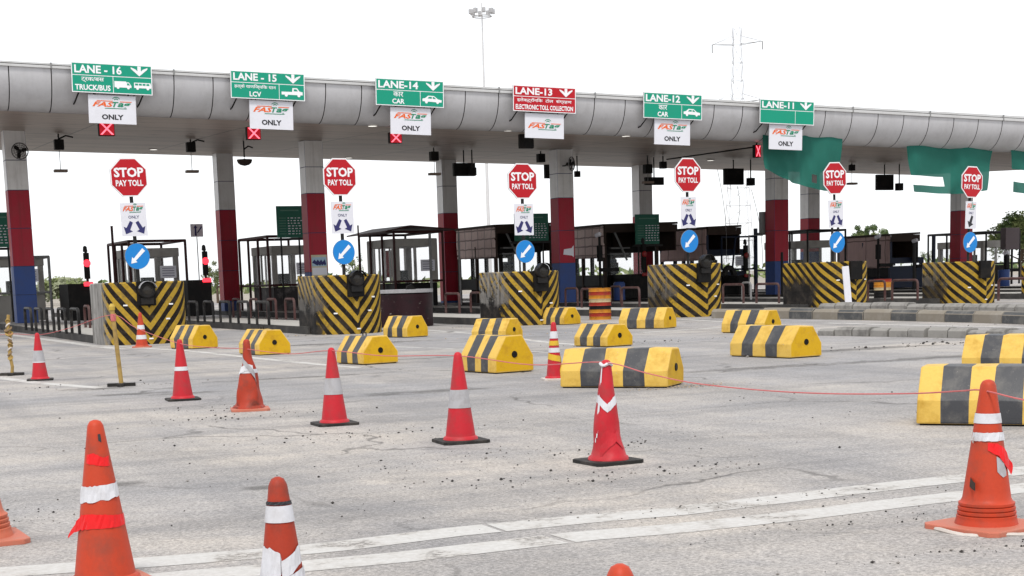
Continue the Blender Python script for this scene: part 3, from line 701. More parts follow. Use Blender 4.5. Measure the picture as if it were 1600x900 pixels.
sign_post(2, (816, 283), 27, (818.5, 343, 31.5, 48), (820, 393, 17.5), 821, 'stop sign post in front of the reed matted booth under the red lane 13 sign')
sign_post(3, (1074.5, 273.5), 26, (1075.5, 332, 27.5, 47.5), (1076.5, 377, 17.5), 1077, 'stop sign post with its blue disc before brown plank matting')
sign_post(4, (1304, 278.5), 24.5, (1306, 334, 28, 42), (1307, 378.5, 16.5), 1308, 'stop sign post with twin lower poles at the edge of the lane 11 green net', twin=True)
sign_post(5, (1518.5, 284.5), 24, (1517, 336, 22, 42), (1515, 378.5, 16), 1514, 'rightmost stop sign post with a single black arrow, in front of a red pillar', arrows=1)

# ================================================================== SIGNS ON THE FASCIA
SLOPE = math.atan2(zt(UB) - zt(UA), UB - UA)
def car_icon(m, x, z, w, h, y, mat, kind):
    P = lambda q: flat(m, [(x + a * w, z + b * h) for a, b in q], y, mat); Q = lambda q, mt: flat(m, [(x + a * w, z + b * h) for a, b in q], y - .004, mt)
    if kind == 'car':
        P([(-.5, -.18), (.48, -.25), (.5, -.02), (.3, .05), (.1, .34), (-.2, .36), (-.36, .12), (-.5, .06)]); wh = (-.3, .28)
        Q([(-.24, .1), (-.16, .26), (-.02, .26), (-.02, .08)], SGREEN); Q([(.03, .08), (.03, .26), (.1, .25), (.2, .07)], SGREEN)
    elif kind == 'pickup':
        P([(-.5, -.2), (.5, -.2), (.5, .08), (.36, .12), (.24, .42), (.02, .42), (.0, .06), (-.5, .06)]); wh = (-.28, .32)
        Q([(.08, .14), (.08, .32), (.2, .32), (.28, .14)], SGREEN)
    elif kind == 'truck':
        P([(-.5, -.22), (-.5, .42), (.18, .42), (.18, .34), (.34, .34), (.48, -.02), (.48, -.22)]); wh = (-.3, .3)
        Q([(.23, .04), (.23, .24), (.32, .24), (.40, .04)], SGREEN)
    else:
        P([(-.5, -.2), (-.5, .36), (.46, .36), (.5, .1), (.5, -.2)]); wh = (-.3, .3)
        for k in range(4): Q([(-.44 + k * .22, .08), (-.44 + k * .22, .27), (-.27 + k * .22, .27), (-.27 + k * .22, .08)], SGREEN)
    for c in wh: m.prism([(x + c * w + a * h * .55, z - .24 * h + b * h * .55) for a, b in ngon(14, .26)], y - .002, y + .002, mat, 'Y')
def lane_sign(px0, px1, py0, py1, name, mat, hindi, eng, icons, label, blank=False, nl=.62):
    D = DF - .22; a = PD(px0, py0, D); b = PD(px1, py1, D)
    # true size: width along the plaza, height upright
    W_ = toU(b) - toU(a); top = PD((px0 + px1) / 2, py0 + (px1 - px0) * .021, D); bot = PD((px0 + px1) / 2 + 1, py1 - (px1 - px0) * .021, D); H_ = top.z - bot.z
    c = UV((toU(a) + toU(b)) / 2, D, (top.z + bot.z) / 2)
    t = thing('overhead_lane_sign', label, 'lane sign', c, TH, 'overhead lane signs'); t.rotation_euler = (0, -SLOPE, TH)
    m = MB(); w2, h2 = W_ / 2, H_ / 2; e = .025
    m.box((0, .02, 0), (W_, .04, H_), GREY); flat(m, rect(-w2, w2, -h2, h2), -.004, SWHITE); m_ = .028
    hz = h2 * .16; xv = w2 * (.02 if len(icons) == 2 else .3)
    flat(m, rect(-w2 + m_, w2 - m_, hz + .012, h2 - m_), -.008, mat)
    if icons or blank:
        flat(m, rect(-w2 + m_, xv - .01, -h2 + m_, hz - .012), -.008, mat); flat(m, rect(xv + .01, w2 - m_, -h2 + m_, hz - .012), -.008, mat)
    else: flat(m, rect(-w2 + m_, w2 - m_, -h2 + m_, hz - .012), -.008, mat); xv = w2 - m_
    put_text(m, name, -w2 + .09, -w2 + W_ * nl, hz + .06, h2 - .07, -.013, SWHITE, 0, .03)
    ax = w2 * .68; az = (hz + h2) / 2; s_ = (h2 - hz) * .40
    flat(m, [(ax - s_ * .35, az + s_), (ax + s_ * .35, az + s_), (ax + s_ * .35, az), (ax, az - s_ * .5), (ax - s_ * .35, az)], -.013, SWHITE)
    for sgn in (1, -1): flat(m, [(ax + sgn * x, az + z) for x, z in ((0, -s_), (s_ * 1.7, s_ * .45), (s_ * 1.7, s_ * .75), (s_ * .8, s_ * .4), (0, -s_ * .3))], -.016, SWHITE)
    if hindi:
        xa, xb = -w2 + .06, xv - .05; cx = (xa + xb) / 2; k = (xb - xa) / 2
        fr = {'car': .24, 'big': .6}.get(eng[1], .92); zb0, zb1 = -h2 + .07, hz - .05; zm = (zb0 + zb1) / 2
        put_text(m, hindi, cx - k * fr, cx + k * fr, zm + .035, zb1, -.013, SWHITE, 0, .012)
        fr = {'car': .3, 'big': .94, 'lcv': .26}.get(eng[1], .97); put_text(m, eng[0], cx - k * fr, cx + k * fr, zb0, zm - .03, -.013, SWHITE, 0, .03)
    nI = len(icons)
    for j, kd in enumerate(icons):
        ww = (w2 - xv) * (.82 if nI == 1 else .44); car_icon(m, xv + (w2 - xv) * ((j + .5) / nI), (-h2 + hz) / 2, ww, ww * (.5 if nI == 1 else .55), -.013, SWHITE, kd)
    m.build('sign_plate', t)
    for x in (-w2 * .8, w2 * .8):
        b = MB(); b.tube([(x, .3, h2 * .6), (x, .055, h2 * .6), (x, .055, -h2 * .8), (x - .1, .45, -h2 - .25), (x - .1, .75, -h2 - .3)], .025, STEEL, 6); b.build('bracket', t)
    return t
lane_sign(110, 239, 97, 149, 'LANE - 16', SGREEN, 'ट्रक/बस', ('TRUCK/BUS', 'big'), ['truck', 'bus'], 'green lane 16 sign with truck and bus symbols')
lane_sign(359, 477, 110, 158, 'LANE - 15', SGREEN, 'हल्के वाणिज्यिक यान', ('LCV', 'lcv'), ['pickup'], 'green lane 15 sign with a pickup symbol')
lane_sign(586, 694, 122, 168.5, 'LANE-14', SGREEN, 'कार', ('CAR', 'car'), ['car'], 'green lane 14 sign with a car symbol')
lane_sign(801, 900, 133, 177.5, 'LANE-13', SRED, 'इलेक्ट्रॉनिक  टोल  संग्रहण', ('ELECTRONIC TOLL COLLECTION', 'etc'), [], 'red lane 13 sign, the only red one on the fascia')
lane_sign(1005, 1097, 144, 188, 'LANE-12', SGREEN, 'कार', ('CAR', 'car'), ['car'], 'green lane 12 sign with a car symbol')
lane_sign(1187, 1272, 155, 196, 'LANE-11', SGREEN, None, None, [], 'green lane 11 sign with empty lower panels', blank=True)

def hang_board(px0, px1, py0, py1, label, only=True):
    D = DF - .12; a = PD(px0, py0, D); b = PD(px1, py1, D); W_ = toU(b) - toU(a); mx = (px0 + px1) / 2; dy = (px1 - px0) * .021
    H_ = PD(mx, py0 + dy, D).z - PD(mx, py1 - dy, D).z; c = UV((toU(a) + toU(b)) / 2, D, (PD(mx, py0 + dy, D).z + PD(mx, py1 - dy, D).z) / 2)
    t = thing('hanging_board', label, 'board', c, TH, 'white boards hung under the lane signs'); t.rotation_euler = (0, -SLOPE, TH)
    m = MB(); w2, h2 = W_ / 2, H_ / 2; m.box((0, .02, 0), (W_, .04, H_), SLAV)
    if only: logo(m, -w2 * .84, w2 * .84, h2 * .06, h2 * .66, -.006); put_text(m, 'ONLY', -w2 * .46, w2 * .46, -h2 * .72, -h2 * .34, -.004, INK, 0, .04)
    else: logo(m, -w2 * .86, w2 * .86, -h2 * .32, h2 * .30, -.006)
    m.build('board_plate', t, bevel=.004)
    for x in (-w2 * .7, w2 * .7): b = MB(); b.box((x, .055, h2 + .02), (.04, .02, .34), STEEL); b.build('hanger', t)
for q in ((137, 214, 147.5, 195, 'white only board with orange and green mark, under the truck and bus sign'), (389, 459, 156, 203.5, 'white only board hung under the pickup sign of lane 15'),
          (609.5, 674, 167, 211.5, 'white only board hung under the lane 14 car sign'), (820, 881.5, 176.5, 217.5, 'white board with the mark but no word, under the red sign'),
          (1022.5, 1078.5, 185, 227.5, 'white only board hung under the lane 12 car sign'), (1202, 1253.5, 193, 235, 'white only board hanging in front of the green net under the lane 11 sign')):
    hang_board(*q, only='no word' not in q[4])

# ================================================================== CONCRETE LANE BLOCKS (hexagonal, striped)
def lane_block(lx, bx, by, rx, top, label, Wd=.66, L=None, bands=5, alpha=None):
    """lx left picture edge, bx the near bottom corner between flank and end, rx right edge, by base row there"""
    p = G(bx, by); sc = (proj((p.x + .5, p.y, 0))[0] - proj((p.x - .5, p.y, 0))[0])
    H = ZT(p, top); H = max(.40, min(.60, H * .97))
    side, end = (bx - lx) / sc, (rx - bx) / sc; vx = math.atan2(p.x, p.y)
    if alpha is None: alpha = math.asin(min(.95, end / Wd))
    Ln = L or max(.9, min(1.7, (side) / max(.25, math.cos(alpha))))
    t = thing('lane_block', label, 'concrete block', p, -alpha, 'striped concrete lane blocks')   # local -X runs along the flank, local +Y across the end
    w = Wd; pf = [(0, 0), (w, 0), (w, H * .44), (w * .72, H), (w * .28, H), (0, H * .44)]
    m = MB(); n = len(pf); xs = [-Ln + Ln * k / bands + (random.uniform(-.022, .022) if 0 < k < bands else 0) for k in range(bands + 1)]
    vs = []
    pf = [(y, z if z else .018) for y, z in pf]
    for i, x in enumerate(xs):
        for (y, z) in pf: vs.append((x + random.uniform(-.006, .006), y + random.uniform(-.007, .007), z + (random.uniform(-.007, .007) if z > .1 else 0)))
    for i in range(bands):
        mat = YEL if i % 2 == 0 else BLK
        for j in range(n):
            if j == 0: continue
            m.f.append([i * n + j, i * n + (j + 1) % n, (i + 1) * n + (j + 1) % n, (i + 1) * n + j]); m.m.append(m.mi(mat))
        m.f.append([i * n, i * n + 1, (i + 1) * n + 1, (i + 1) * n]); m.m.append(m.mi(CONC))
    m.v = vs; m.f.append(list(range(n))[::-1]); m.m.append(m.mi(YEL2)); m.f.append([bands * n + j for j in range(n)]); m.m.append(m.mi(YEL2))
    o = m.build('concrete_body', t, smooth=15, bevel=.018); me = o.data; iy, ib = m.mi(YEL), m.mi(BLK)
    for p_ in me.polygons:
        if abs(p_.normal.x) < .8 and p_.normal.z > -.8:
            p_.material_index = iy if sum(1 for x_ in xs[1:-1] if p_.center.x > x_) % 2 == 0 else ib
    k = MB(); k.box((-Ln / 2, w / 2, .0095), (Ln - .05, w - .05, .019), BOOTHD); k.build('gap_shadow_strip', t)  # near-black inset strip, added as the shadow gap under the block
    k = MB(); k.lathe([(.0, .010), (.036, .010), (.042, .012), (.05, .0)], BOOTHD, 14, Matrix.Translation((0, w / 2, H * .5)) @ Matrix.Rotation(R(90), 4, 'Y'), cap=False); k.build('hole_shade_disc', t)  # flat black disc: the dark inside of the lifting hole, put in as colour
    k = MB(); k.tube([(-Ln * .62, w * .5, H - .02), (-Ln * .62, w * .5, H + .05), (-Ln * .5, w * .5, H + .05), (-Ln * .5, w * .5, H - .02)], .011, STEEL, 6)
    if lx in (361, 523): k.build('lifting_loop', t)
    return t
LB = [(262, 301, 546, 335, 508, 'small striped block at the foot of the grey flanked crash block'), (361, 405, 556, 451, 515, 'striped block just behind the scuffed orange cone with twisted tape'),
      (523, 568, 571, 620, 525, 'striped block directly behind the red cone with a wide grey band'), (606, 636, 528, 668, 493, 'small far striped block in front of the maroon drum barrier'),
      (738, 790, 533, 818, 497, 'striped block half hidden behind a slightly nearer one, under lane 13'), (717, 775, 585, 835, 524, 'striped block with a dark end hole that overlaps the one right behind it'),
      (855, 881, 508, 909, 480, 'small striped block touching the foot of the whitewashed crash block'), (900, 948, 543, 992, 506, 'striped block behind the largest middle block, left of centre rear'),
      (878, 1044, 607, 1078, 543, 'large striped block turned side on, behind the dented red cone'), (970, 1037, 514, 1061, 480, 'striped block to the right of the orange drum, with chipped end'),
      (1135, 1194, 521, 1228, 484, 'striped block in front of the tan and black kerb'), (1157, 1235, 561, 1292, 509, 'striped block standing alone at the end of the broken stone kerb'),
      (1492, 1655, 586, 1700, 522, 'striped block behind the nearest one at the right edge', 1.16), (1425, 1640, 668, 1692, 571, 'nearest and biggest striped block, behind the tall orange cone at right', 1.07)]
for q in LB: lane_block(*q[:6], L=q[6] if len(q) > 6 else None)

# ================================================================== CONES
def cone(px, py, pytop, label, body, base, bands=(), rb=.128, rt=.030, plate=.40, turn=25, lean=(0, 0), hgt=None, crumple=0, ribs=False, group='traffic cones across the road', pt=.03):
    p = G(px, py); H = hgt or ZT(p, pytop); t = thing('traffic_cone', label, 'traffic cone', p, R(turn), group)
    t.rotation_euler = (lean[0], lean[1], R(turn)); K = H / .75; rb *= K; rt *= K; pl = plate * K; th = pt * K
    def warp(q):
        if not crumple: return q
        x, y, z = q; f = math.sin(math.pi * min(1, z / H)) ; n1 = noise.noise(Vector((x * 9, y * 9, z * 6 + px))); n2 = noise.noise(Vector((z * 5, px, 0)))
        return (x * (1 + crumple * n1 * 2.4) + crumple * f * n2 * .16, y * (1 + crumple * n1 * 2.4) + crumple * f * noise.noise(Vector((z * 4, 7, px))) * .12, z)
    rad = lambda z: rb + (rt - rb) * (z - th) / (H - th)
    rad.warp = warp; m = MB(); prof = [(rad(th) + .018 * K, th), (rad(th) + .012 * K, th + .02 * K)]
    if ribs:
        for k in range(4): z = th + .03 * K + k * .022 * K; prof += [(rad(z) + .014 * K, z), (rad(z) + .014 * K, z + .012 * K), (rad(z) + .004 * K, z + .017 * K)]
    z = th + (.13 if ribs else .03) * K
    for k in range(15): zz = z + (H * .965 - z) * k / 14; prof.append((rad(zz), zz))
    prof += [(rt * .98, H * .978), (rt * .75, H * .992), (rt * .3, H), (.001, H)]
    m.lathe(prof, body, 40, cap=False, fn=warp); m.build('cone_body', t, smooth=50)
    b = MB(); h_ = pl / 2; c_ = h_ * .16
    poly = [(-h_ + c_, -h_), (h_ - c_, -h_), (h_, -h_ + c_), (h_, h_ - c_), (h_ - c_, h_), (-h_ + c_, h_), (-h_, h_ - c_), (-h_, -h_ + c_)]
    b.prism(poly, .0, th, base); b.build('base_plate', t, bevel=.006 * K)
    for (f0, f1, mt) in bands:
        z0, z1 = H * f0, H * f1; k = MB(); prof = [(rad(z0) + .0035 * K, z0), (rad((z0 + z1) / 2) + .0035 * K, (z0 + z1) / 2), (rad(z1) + .0035 * K, z1)]
        k.lathe(prof, mt, 40, cap=False, fn=warp); k.build('reflective_band', t, smooth=50)
    return t, H, rad, K
def torn_tape(t, rad, K, spec, mat, name='torn_tape'):
    """a thin creased strip wound on the cone: list of (angle, z low, z high, stand-off)"""
    m = MB(); P = []; S = []; sd_ = random.random() * 50
    for p, q in zip(spec, spec[1:]):
        n = max(2, int(abs(q[0] - p[0]) / 7)); S += [tuple(p[i] + (q[i] - p[i]) * k / n for i in range(4)) for k in range(n)]
    S.append(spec[-1])
    for k, (a, z0, z1, off) in enumerate(S):
        a_ = R(a); h = z1 - z0; j0 = h * .07 * noise.noise(Vector((k * .9, sd_, 1))); j1 = h * .07 * noise.noise(Vector((k * .9, sd_, 5)))
        for f, j in ((0, j0), (.5, 0), (1, j1)):
            z = z0 + h * f + j; r_ = rad(z) + max(.0015, off * .6 + .004 * K * noise.noise(Vector((k * .8, f * 2, sd_)))); P.append(rad.warp((r_ * math.cos(a_), r_ * math.sin(a_), z)))
    m.add(P, [(3 * i + q, 3 * i + 3 + q, 3 * i + 4 + q, 3 * i + 1 + q) for i in range(len(S) - 1) for q in (0, 1)], mat); return m.build(name, t)
cone(63, 594.5, 520, 'red cone with a wide grey band beside the wrapped leaning post at far left', CONER, RUBBER, [(.40, .63, BAND), (.38, .40, BANDW)], turn=15)
cone(222, 543, 488, 'small faded orange cone with two white bands at the foot of a crash block', CONEO, RUBPINK, [(.24, .36, BANDW), (.52, .64, BANDW)], turn=10, rb=.13)
cone(286, 625.5, 530, 'red cone with one thin white band standing left of the scuffed orange cone', CONER, RUBBER, [(.49, .555, BANDW)], turn=20)
t, H, rad, K = cone(391, 641.5, 530, 'bent scuffed orange cone with tape twisted round it', CONED, RUBPINK, [(.53, .585, BANDW)], turn=12, crumple=.16, rb=.145)
torn_tape(t, rad, K, [(-175, .73 * H, .80 * H, .006), (-140, .66 * H, .74 * H, .01), (-105, .60 * H, .69 * H, .02), (-75, .53 * H, .62 * H, .022), (-45, .44 * H, .52 * H, .014), (-15, .30 * H, .37 * H, .006)], BAND)
torn_tape(t, rad, K, [(-175, .50 * H, .60 * H, .008), (-130, .55 * H, .64 * H, .014), (-95, .57 * H, .66 * H, .014), (-60, .58 * H, .64 * H, .01)], BANDW)
t, H, rad, K = cone(523, 664, 543, 'red cone with a wide scratched grey band in front of a striped block', CONER, RUBBER, [(.40, .61, BAND)], turn=22)
t, H, rad, K = cone(720, 691.5, 550, 'clean red cone with a wide grey band left of the dented cone', CONER, RUBBER, [(.39, .59, BAND)], turn=20)
t, H, rad, K = cone(950, 723.5, 562, 'dented red cone with a white chevron band, its top tied with rope', CONER, RUBBER, [], turn=28, crumple=.08, rb=.128)
torn_tape(t, rad, K, [(-200, .60 * H, .68 * H, .004), (-160, .57 * H, .65 * H, .005), (-118, .50 * H, .58 * H, .006), (-80, .56 * H, .64 * H, .006), (-40, .60 * H, .67 * H, .004)], BANDW)
torn_tape(t, rad, K, [(-175, .20 * H, .96 * H, .004), (-168, .24 * H, .97 * H, .006), (-160, .28 * H, .96 * H, .004)], BANDW)
torn_tape(t, rad, K, [(-150, .06 * H, .30 * H, .004), (-120, .16 * H, .34 * H, .010), (-90, .22 * H, .30 * H, .018), (-60, .14 * H, .34 * H, .008)], CONER, 'plastic_wrap')
m = MB(); m.tube([(.04 * math.cos(a), .04 * math.sin(a), H * .955 + .008 * math.sin(3 * a)) for a in [2 * math.pi * k / 16 for k in range(17)]], .012, BANDW, 6); m.build('tape_knot', t, smooth=True)
t, H, rad, K = cone(867, 594, 503, 'narrow cone with red, white and yellow stripes behind the row of red cones', CONER, PALEBASE, [(.30, .42, paint('band_yellow', (.62, .42, .03), .5, .4)), (.50, .58, BANDW), (.62, .68, paint('band_yellow', (.62, .42, .03), .5, .4)), (.72, .82, BANDW)] if False else [(.48, .56, BANDW), (.72, .84, BANDW)], turn=10, rb=.11, plate=.32)
YB = paint('band_yellow', (.60, .38, .03), .5, .4)
torn_tape(t, rad, K, [(a, .60 * H, .68 * H, .004) for a in range(-200, 30, 20)], YB); torn_tape(t, rad, K, [(a, .30 * H - .0004 * a * H, .40 * H - .0004 * a * H, .004) for a in range(-200, 30, 20)], YB)
torn_tape(t, rad, K, [(-60, .08 * H, .18 * H, .004), (-30, .2 * H, .32 * H, .012), (0, .34 * H, .46 * H, .004)], YB)
# the tall scuffed cone at right with its hanging tape
t, H, rad, K = cone(1541, 826, 593, 'tall scuffed orange cone with ribbed foot and torn tape, nearest the right edge', CONEO, RUBPINK, [(.715, .78, BANDW)], turn=34, rb=.137, rt=.034, plate=.46, ribs=True)
torn_tape(t, rad, K, [(a, .60 * H, .655 * H, .005 + .004 * (k % 2)) for k, a in enumerate(range(-215, 5, 22))], BANDW)
torn_tape(t, rad, K, [(-140, .54 * H, .59 * H, .005), (-105, .50 * H, .585 * H, .01), (-75, .42 * H, .55 * H, .014), (-48, .36 * H, .47 * H, .02), (-40, .40 * H, .44 * H, .05)], TAPER)
torn_tape(t, rad, K, [(-112, .40 * H, .50 * H, .004), (-95, .36 * H, .48 * H, .005), (-78, .37 * H, .42 * H, .004)], BAND)
torn_tape(t, rad, K, [(165, .58 * H, .63 * H, .004), (180, .60 * H, .62 * H, .07)], PALEBASE); torn_tape(t, rad, K, [(170, .30 * H, .36 * H, .0), (195, .28 * H, .33 * H, .05), (200, .27 * H, .29 * H, .10)], WOODD)
m = MB(); m.tube([(.235 * math.cos(a) * 1.12, .235 * math.sin(a) * 1.12, .008 + .005 * math.sin(5 * a)) for a in [2 * math.pi * k / 24 for k in range(25)]], .012, PALEBASE, 6); m.build('plastic_edging', t, smooth=True)
# foreground
t, H, rad, K = cone(166, 916, 656, 'big orange cone with red and white tape, cut by the bottom edge at left', CONEO, RUBPINK, [], turn=30, rb=.138, rt=.031)
torn_tape(t, rad, K, [(a, .50 * H + .004 * k * H * 1.2 + .012 * H * (k % 2), .605 * H + .003 * k * H, .004 + .006 * (k % 3 == 1)) for k, a in enumerate((-210, -190, -175, -150, -128, -105, -80, -60, -40, -10))], BANDW)
torn_tape(t, rad, K, [(-205, .30 * H, .32 * H, .075), (-190, .34 * H, .39 * H, .03), (-165, .36 * H, .45 * H, .008), (-130, .37 * H, .455 * H, .005), (-95, .37 * H, .45 * H, .006), (-60, .37 * H, .44 * H, .005), (-20, .38 * H, .44 * H, .004)], TAPER)
torn_tape(t, rad, K, [(-160, .75 * H, .80 * H, .003), (-120, .74 * H, .81 * H, .004), (-80, .73 * H, .78 * H, .004), (-50, .73 * H, .79 * H, .003)], TAPER)
torn_tape(t, rad, K, [(-95, .88 * H, .92 * H, .002), (-78, .87 * H, .92 * H, .002)], INK)
t, H, rad, K = cone(452, 1105, 745, 'dark orange cone with two crumpled white bands at the bottom edge', CONED, RUBBER, [(.812, .882, BANDW)], turn=30, rb=.122, rt=.026)
torn_tape(t, rad, K, [(-205, .57 * H, .71 * H, .004), (-150, .575 * H, .71 * H, .005), (-115, .595 * H, .69 * H, .010), (-112, .61 * H, .66 * H, .003)], BANDW)
torn_tape(t, rad, K, [(-112, .575 * H, .655 * H, .012), (-85, .60 * H, .675 * H, .012), (-60, .63 * H, .70 * H, .008), (-30, .64 * H, .72 * H, .004)], BANDW)
torn_tape(t, rad, K, [(-200, .545 * H, .575 * H, .006), (-110, .548 * H, .58 * H, .010), (-60, .555 * H, .61 * H, .008), (-20, .56 * H, .62 * H, .005)], BANDW)
torn_tape(t, rad, K, [(a, .885 * H, .90 * H, .005) for a in range(-210, 10, 20)], INK)
cone(980, 1450, 881, 'faded orange cone tip showing at the bottom edge, right of centre', CONEO, RUBPINK, [(.5, .6, BANDW)], turn=30, rb=.12, rt=.024)
cone(-38, 848, 612, 'pale orange cone cut by the left edge, only its foot showing', paint('cone_faded', (.50, .13, .07), .55, .5, (.42, .22, .16), 6), RUBPINK, [(.5, .6, BANDW)], turn=28, rb=.165, plate=.46, ribs=True)

# ================================================================== POSTS AND ROPE
def rope_post(px, py, tx, ty, label, wrapped):
    p = G(px, py); sc = F / (p.y); H = ZT(p, ty); t = thing('rope_post', label, 'post', p, 0, 'rope posts on weighted bases')
    q = ray(tx, ty); s_ = p.y / q.y; topx = q.x * s_ - p.x
    path = [Vector((topx * k / 8 + (.015 * math.sin(k * 1.7) if wrapped else 0), 0, .03 + (H - .03) * k / 8)) for k in range(9)]
    m = MB(); m.tube(path, .03 if not wrapped else .026, TAN, 10); m.build('post_shaft', t, smooth=True)
    b = MB(); b.box((0, 0, .025), (.38, .09, .05), RUBBER, rz=.12); b.box((0, .0, .025), (.08, .34, .045), RUBBER, rz=.12); b.build('base_bar', t, bevel=.008)
    k = MB()
    if wrapped:
        for j in range(10):
            z_ = 2.2 + j * .55; a = path[int(z_)].lerp(path[min(8, int(z_) + 1)], z_ % 1); big = 1.5 if j in (6, 7) else 1
            k.tube([(a.x + .032 * big * math.cos(v), .032 * big * math.sin(v), a.z + .03 * math.sin(v + j)) for v in [2 * math.pi * i / 12 for i in range(13)]], .013 * big, (TAN, WRAPB, PALEBASE)[j % 3], 6)
        k.build('cloth_wrap', t, smooth=True)
    else:
        a = path[7]; k.lathe([(.036, -.05), (.04, 0), (.036, .05)], ROPE, 12, Matrix.Translation(a - Vector((0, 0, .0)))); k.build('rope_binding', t, smooth=True)
        k = MB(); k.lathe([(.04, -.03), (.045, .02), (.02, .06)], paint('post_yellow', (.50, .34, .05), .5, .4), 12, Matrix.Translation(path[8])); k.build('post_cap', t, smooth=True)
rope_post(19, 587, 12, 492, 'wrapped thin post on a flat base at the far left edge', True)
rope_post(190, 604, 175, 481, 'leaning yellow and tan post with rope bound to its top', False)
def above(px, py, gx, gy):          # point in the air at picture (px,py), over ground seen at (gx,gy)
    p = G(gx, gy); d = ray(px, py); k = p.y / d.y; return Vector((d.x * k, p.y, CAMH + d.z * k))
RP = [above(-40, 530, -40, 578), above(12, 522, 19, 587), above(62, 523, 63, 594), above(110, 512, 120, 600), above(175, 492, 190, 604), above(212, 512, 230, 610), above(278, 536, 286, 625), above(330, 543, 335, 634),
      above(381, 545, 391, 641), above(450, 553, 455, 652), above(517, 548, 523, 664), above(600, 556, 615, 677), above(715, 556, 720, 691), above(830, 570, 830, 707), above(941, 566, 950, 723),
      above(1010, 583, 1020, 735), above(1080, 598, 1090, 744), above(1180, 609, 1180, 755), above(1290, 615, 1290, 775), above(1420, 615, 1400, 795), above(1500, 611, 1490, 815), above(1535, 610, 1541, 826), above(1600, 625, 1610, 838), above(1720, 645, 1720, 850)]
def smooth_path(P, n=6):
    out = []
    for i in range(len(P) - 1):
        p0, p1, p2, p3 = P[max(i - 1, 0)], P[i], P[i + 1], P[min(i + 2, len(P) - 1)]
        for k in range(n):
            t = k / n; out.append(.5 * ((2 * p1) + (p2 - p0) * t + (2 * p0 - 5 * p1 + 4 * p2 - p3) * t * t + (3 * p1 - p0 - 3 * p2 + p3) * t ** 3))
    return out + [P[-1]]
m = MB(); m.tube(smooth_path(RP), .0042, ROPE, 5); o = m.build('barrier_rope', smooth=True); tag(o, 'thin pink rope strung from post to cone tops across the road', 'rope')

# ================================================================== GREEN SHADE NETS
def net(pts, D, label, hole=None, seed=0, belly=.12):
    """pts: picture corners left-top, right-top, right-bottom, left-bottom; a cloth with sag and folds"""
    t = None; nu, nv = 40, 22; m = MB(); P = [PD(px, py, D) for px, py in pts]
    for j in range(nv + 1):
        v = j / nv
        for i in range(nu + 1):
            u = i / nu; a = P[0].lerp(P[1], u); b = P[3].lerp(P[2], u); q = a.lerp(b, v)
            sag = .16 * math.sin(math.pi * u) * (1 - v) ** 2 + belly * math.sin(math.pi * u ** 1.2) * v ** 2
            n_ = noise.noise(Vector((u * 3.5 + seed, v * 1.2, seed))); f = (.07 * math.sin(u * 13 + v * 4 + 3 * n_ + seed) + .04 * math.sin(u * 27 - v * 6 + 5 * n_)) * (.35 + .65 * v) + .14 * n_
            m.v.append(tuple(q + Vector((0, 0, -sag)) + Vector((SI, -CO, 0)) * (f + .16)))
    for j in range(nv):
        for i in range(nu):
            if hole and hole[0] <= i / nu < hole[1] and hole[2] <= j / nv < hole[3]: continue
            k = j * (nu + 1) + i; m.f.append([k, k + 1, k + nu + 2, k + nu + 1]); m.m.append(m.mi(NET))
    o = m.build('shade_net', smooth=True); tag(o, label, 'shade net', 'green nets hung from the canopy edge'); return o
net([(1187, 194), (1313, 214), (1306, 299), (1190, 264)], DF + .62, 'green net hanging behind the lane 11 sign, bellying low in the middle', (.58, .66, .74, .9), 1.3, .22)
net([(1411, 219), (1552, 223), (1536, 298), (1421, 300)], DF + .9, 'wide green net with a cut out window, second from the right', (.0, .42, .64, .86), 4.1)
net([(1573, 228), (1702, 238), (1690, 312), (1582, 300)], DF + .9, 'green net cut by the right edge of the photo', (.0, .4, .5, .74), 7.7)

# ================================================================== LANE SIGNALS AND THINGS UNDER THE CEILING
def to_soffit(px, py, D):
    p = PD(px, py, D); return p, zsoff(toU(p), D) - p.z
def lane_signal(px, py, w_, h_, D, label, x=True):
    p, up = to_soffit(px, py, D); s_ = proj(p + Vector((0, 0, .5)))[1]; sc = (py - s_) / .5; W, Hh = w_ / sc, h_ / sc
    t = thing('lane_signal', label, 'lane signal', p, TH, 'red cross lane signals')
    m = MB(); m.box((0, .12, 0), (W, .2, Hh), BOOTHD); m.build('housing', t, bevel=.015)
    m = MB(); flat(m, rect(-W * .46, W * .46, -Hh * .46, Hh * .46), .012, REDDIM); f_ = m.build('signal_face', t)
    m = MB(); a, b, e = W * .42, Hh * .42, W * .07
    flat(m, [(-a - e + .03, b), (-a + e + .03, b), (a + e - .03, -b), (a - e - .03, -b)], .004, REDX); flat(m, [(a - e - .03, b), (a + e - .03, b), (-a + e + .03, -b), (-a - e + .03, -b)], .000, REDX); m.build('red_cross', f_)
    m = MB(); m.tube([(0, .12, Hh * .45), (0, .12, up + .02)], .03, STEEL, 8); m.build('drop_pole', t)
lane_signal(167, 201, 25, 22, DF + 1.6, 'red cross signal showing below the board under the truck and bus sign')
lane_signal(397, 208, 23, 20, DF + 1.6, 'red cross signal showing below the board under the pickup sign')
lane_signal(619, 215, 21, 17, DF + 1.6, 'red cross signal showing below the board under the lane 14 car sign')
lane_signal(1185, 236, 11, 20, DF + 1.3, 'red cross signal half hidden by the green net of lane 11')
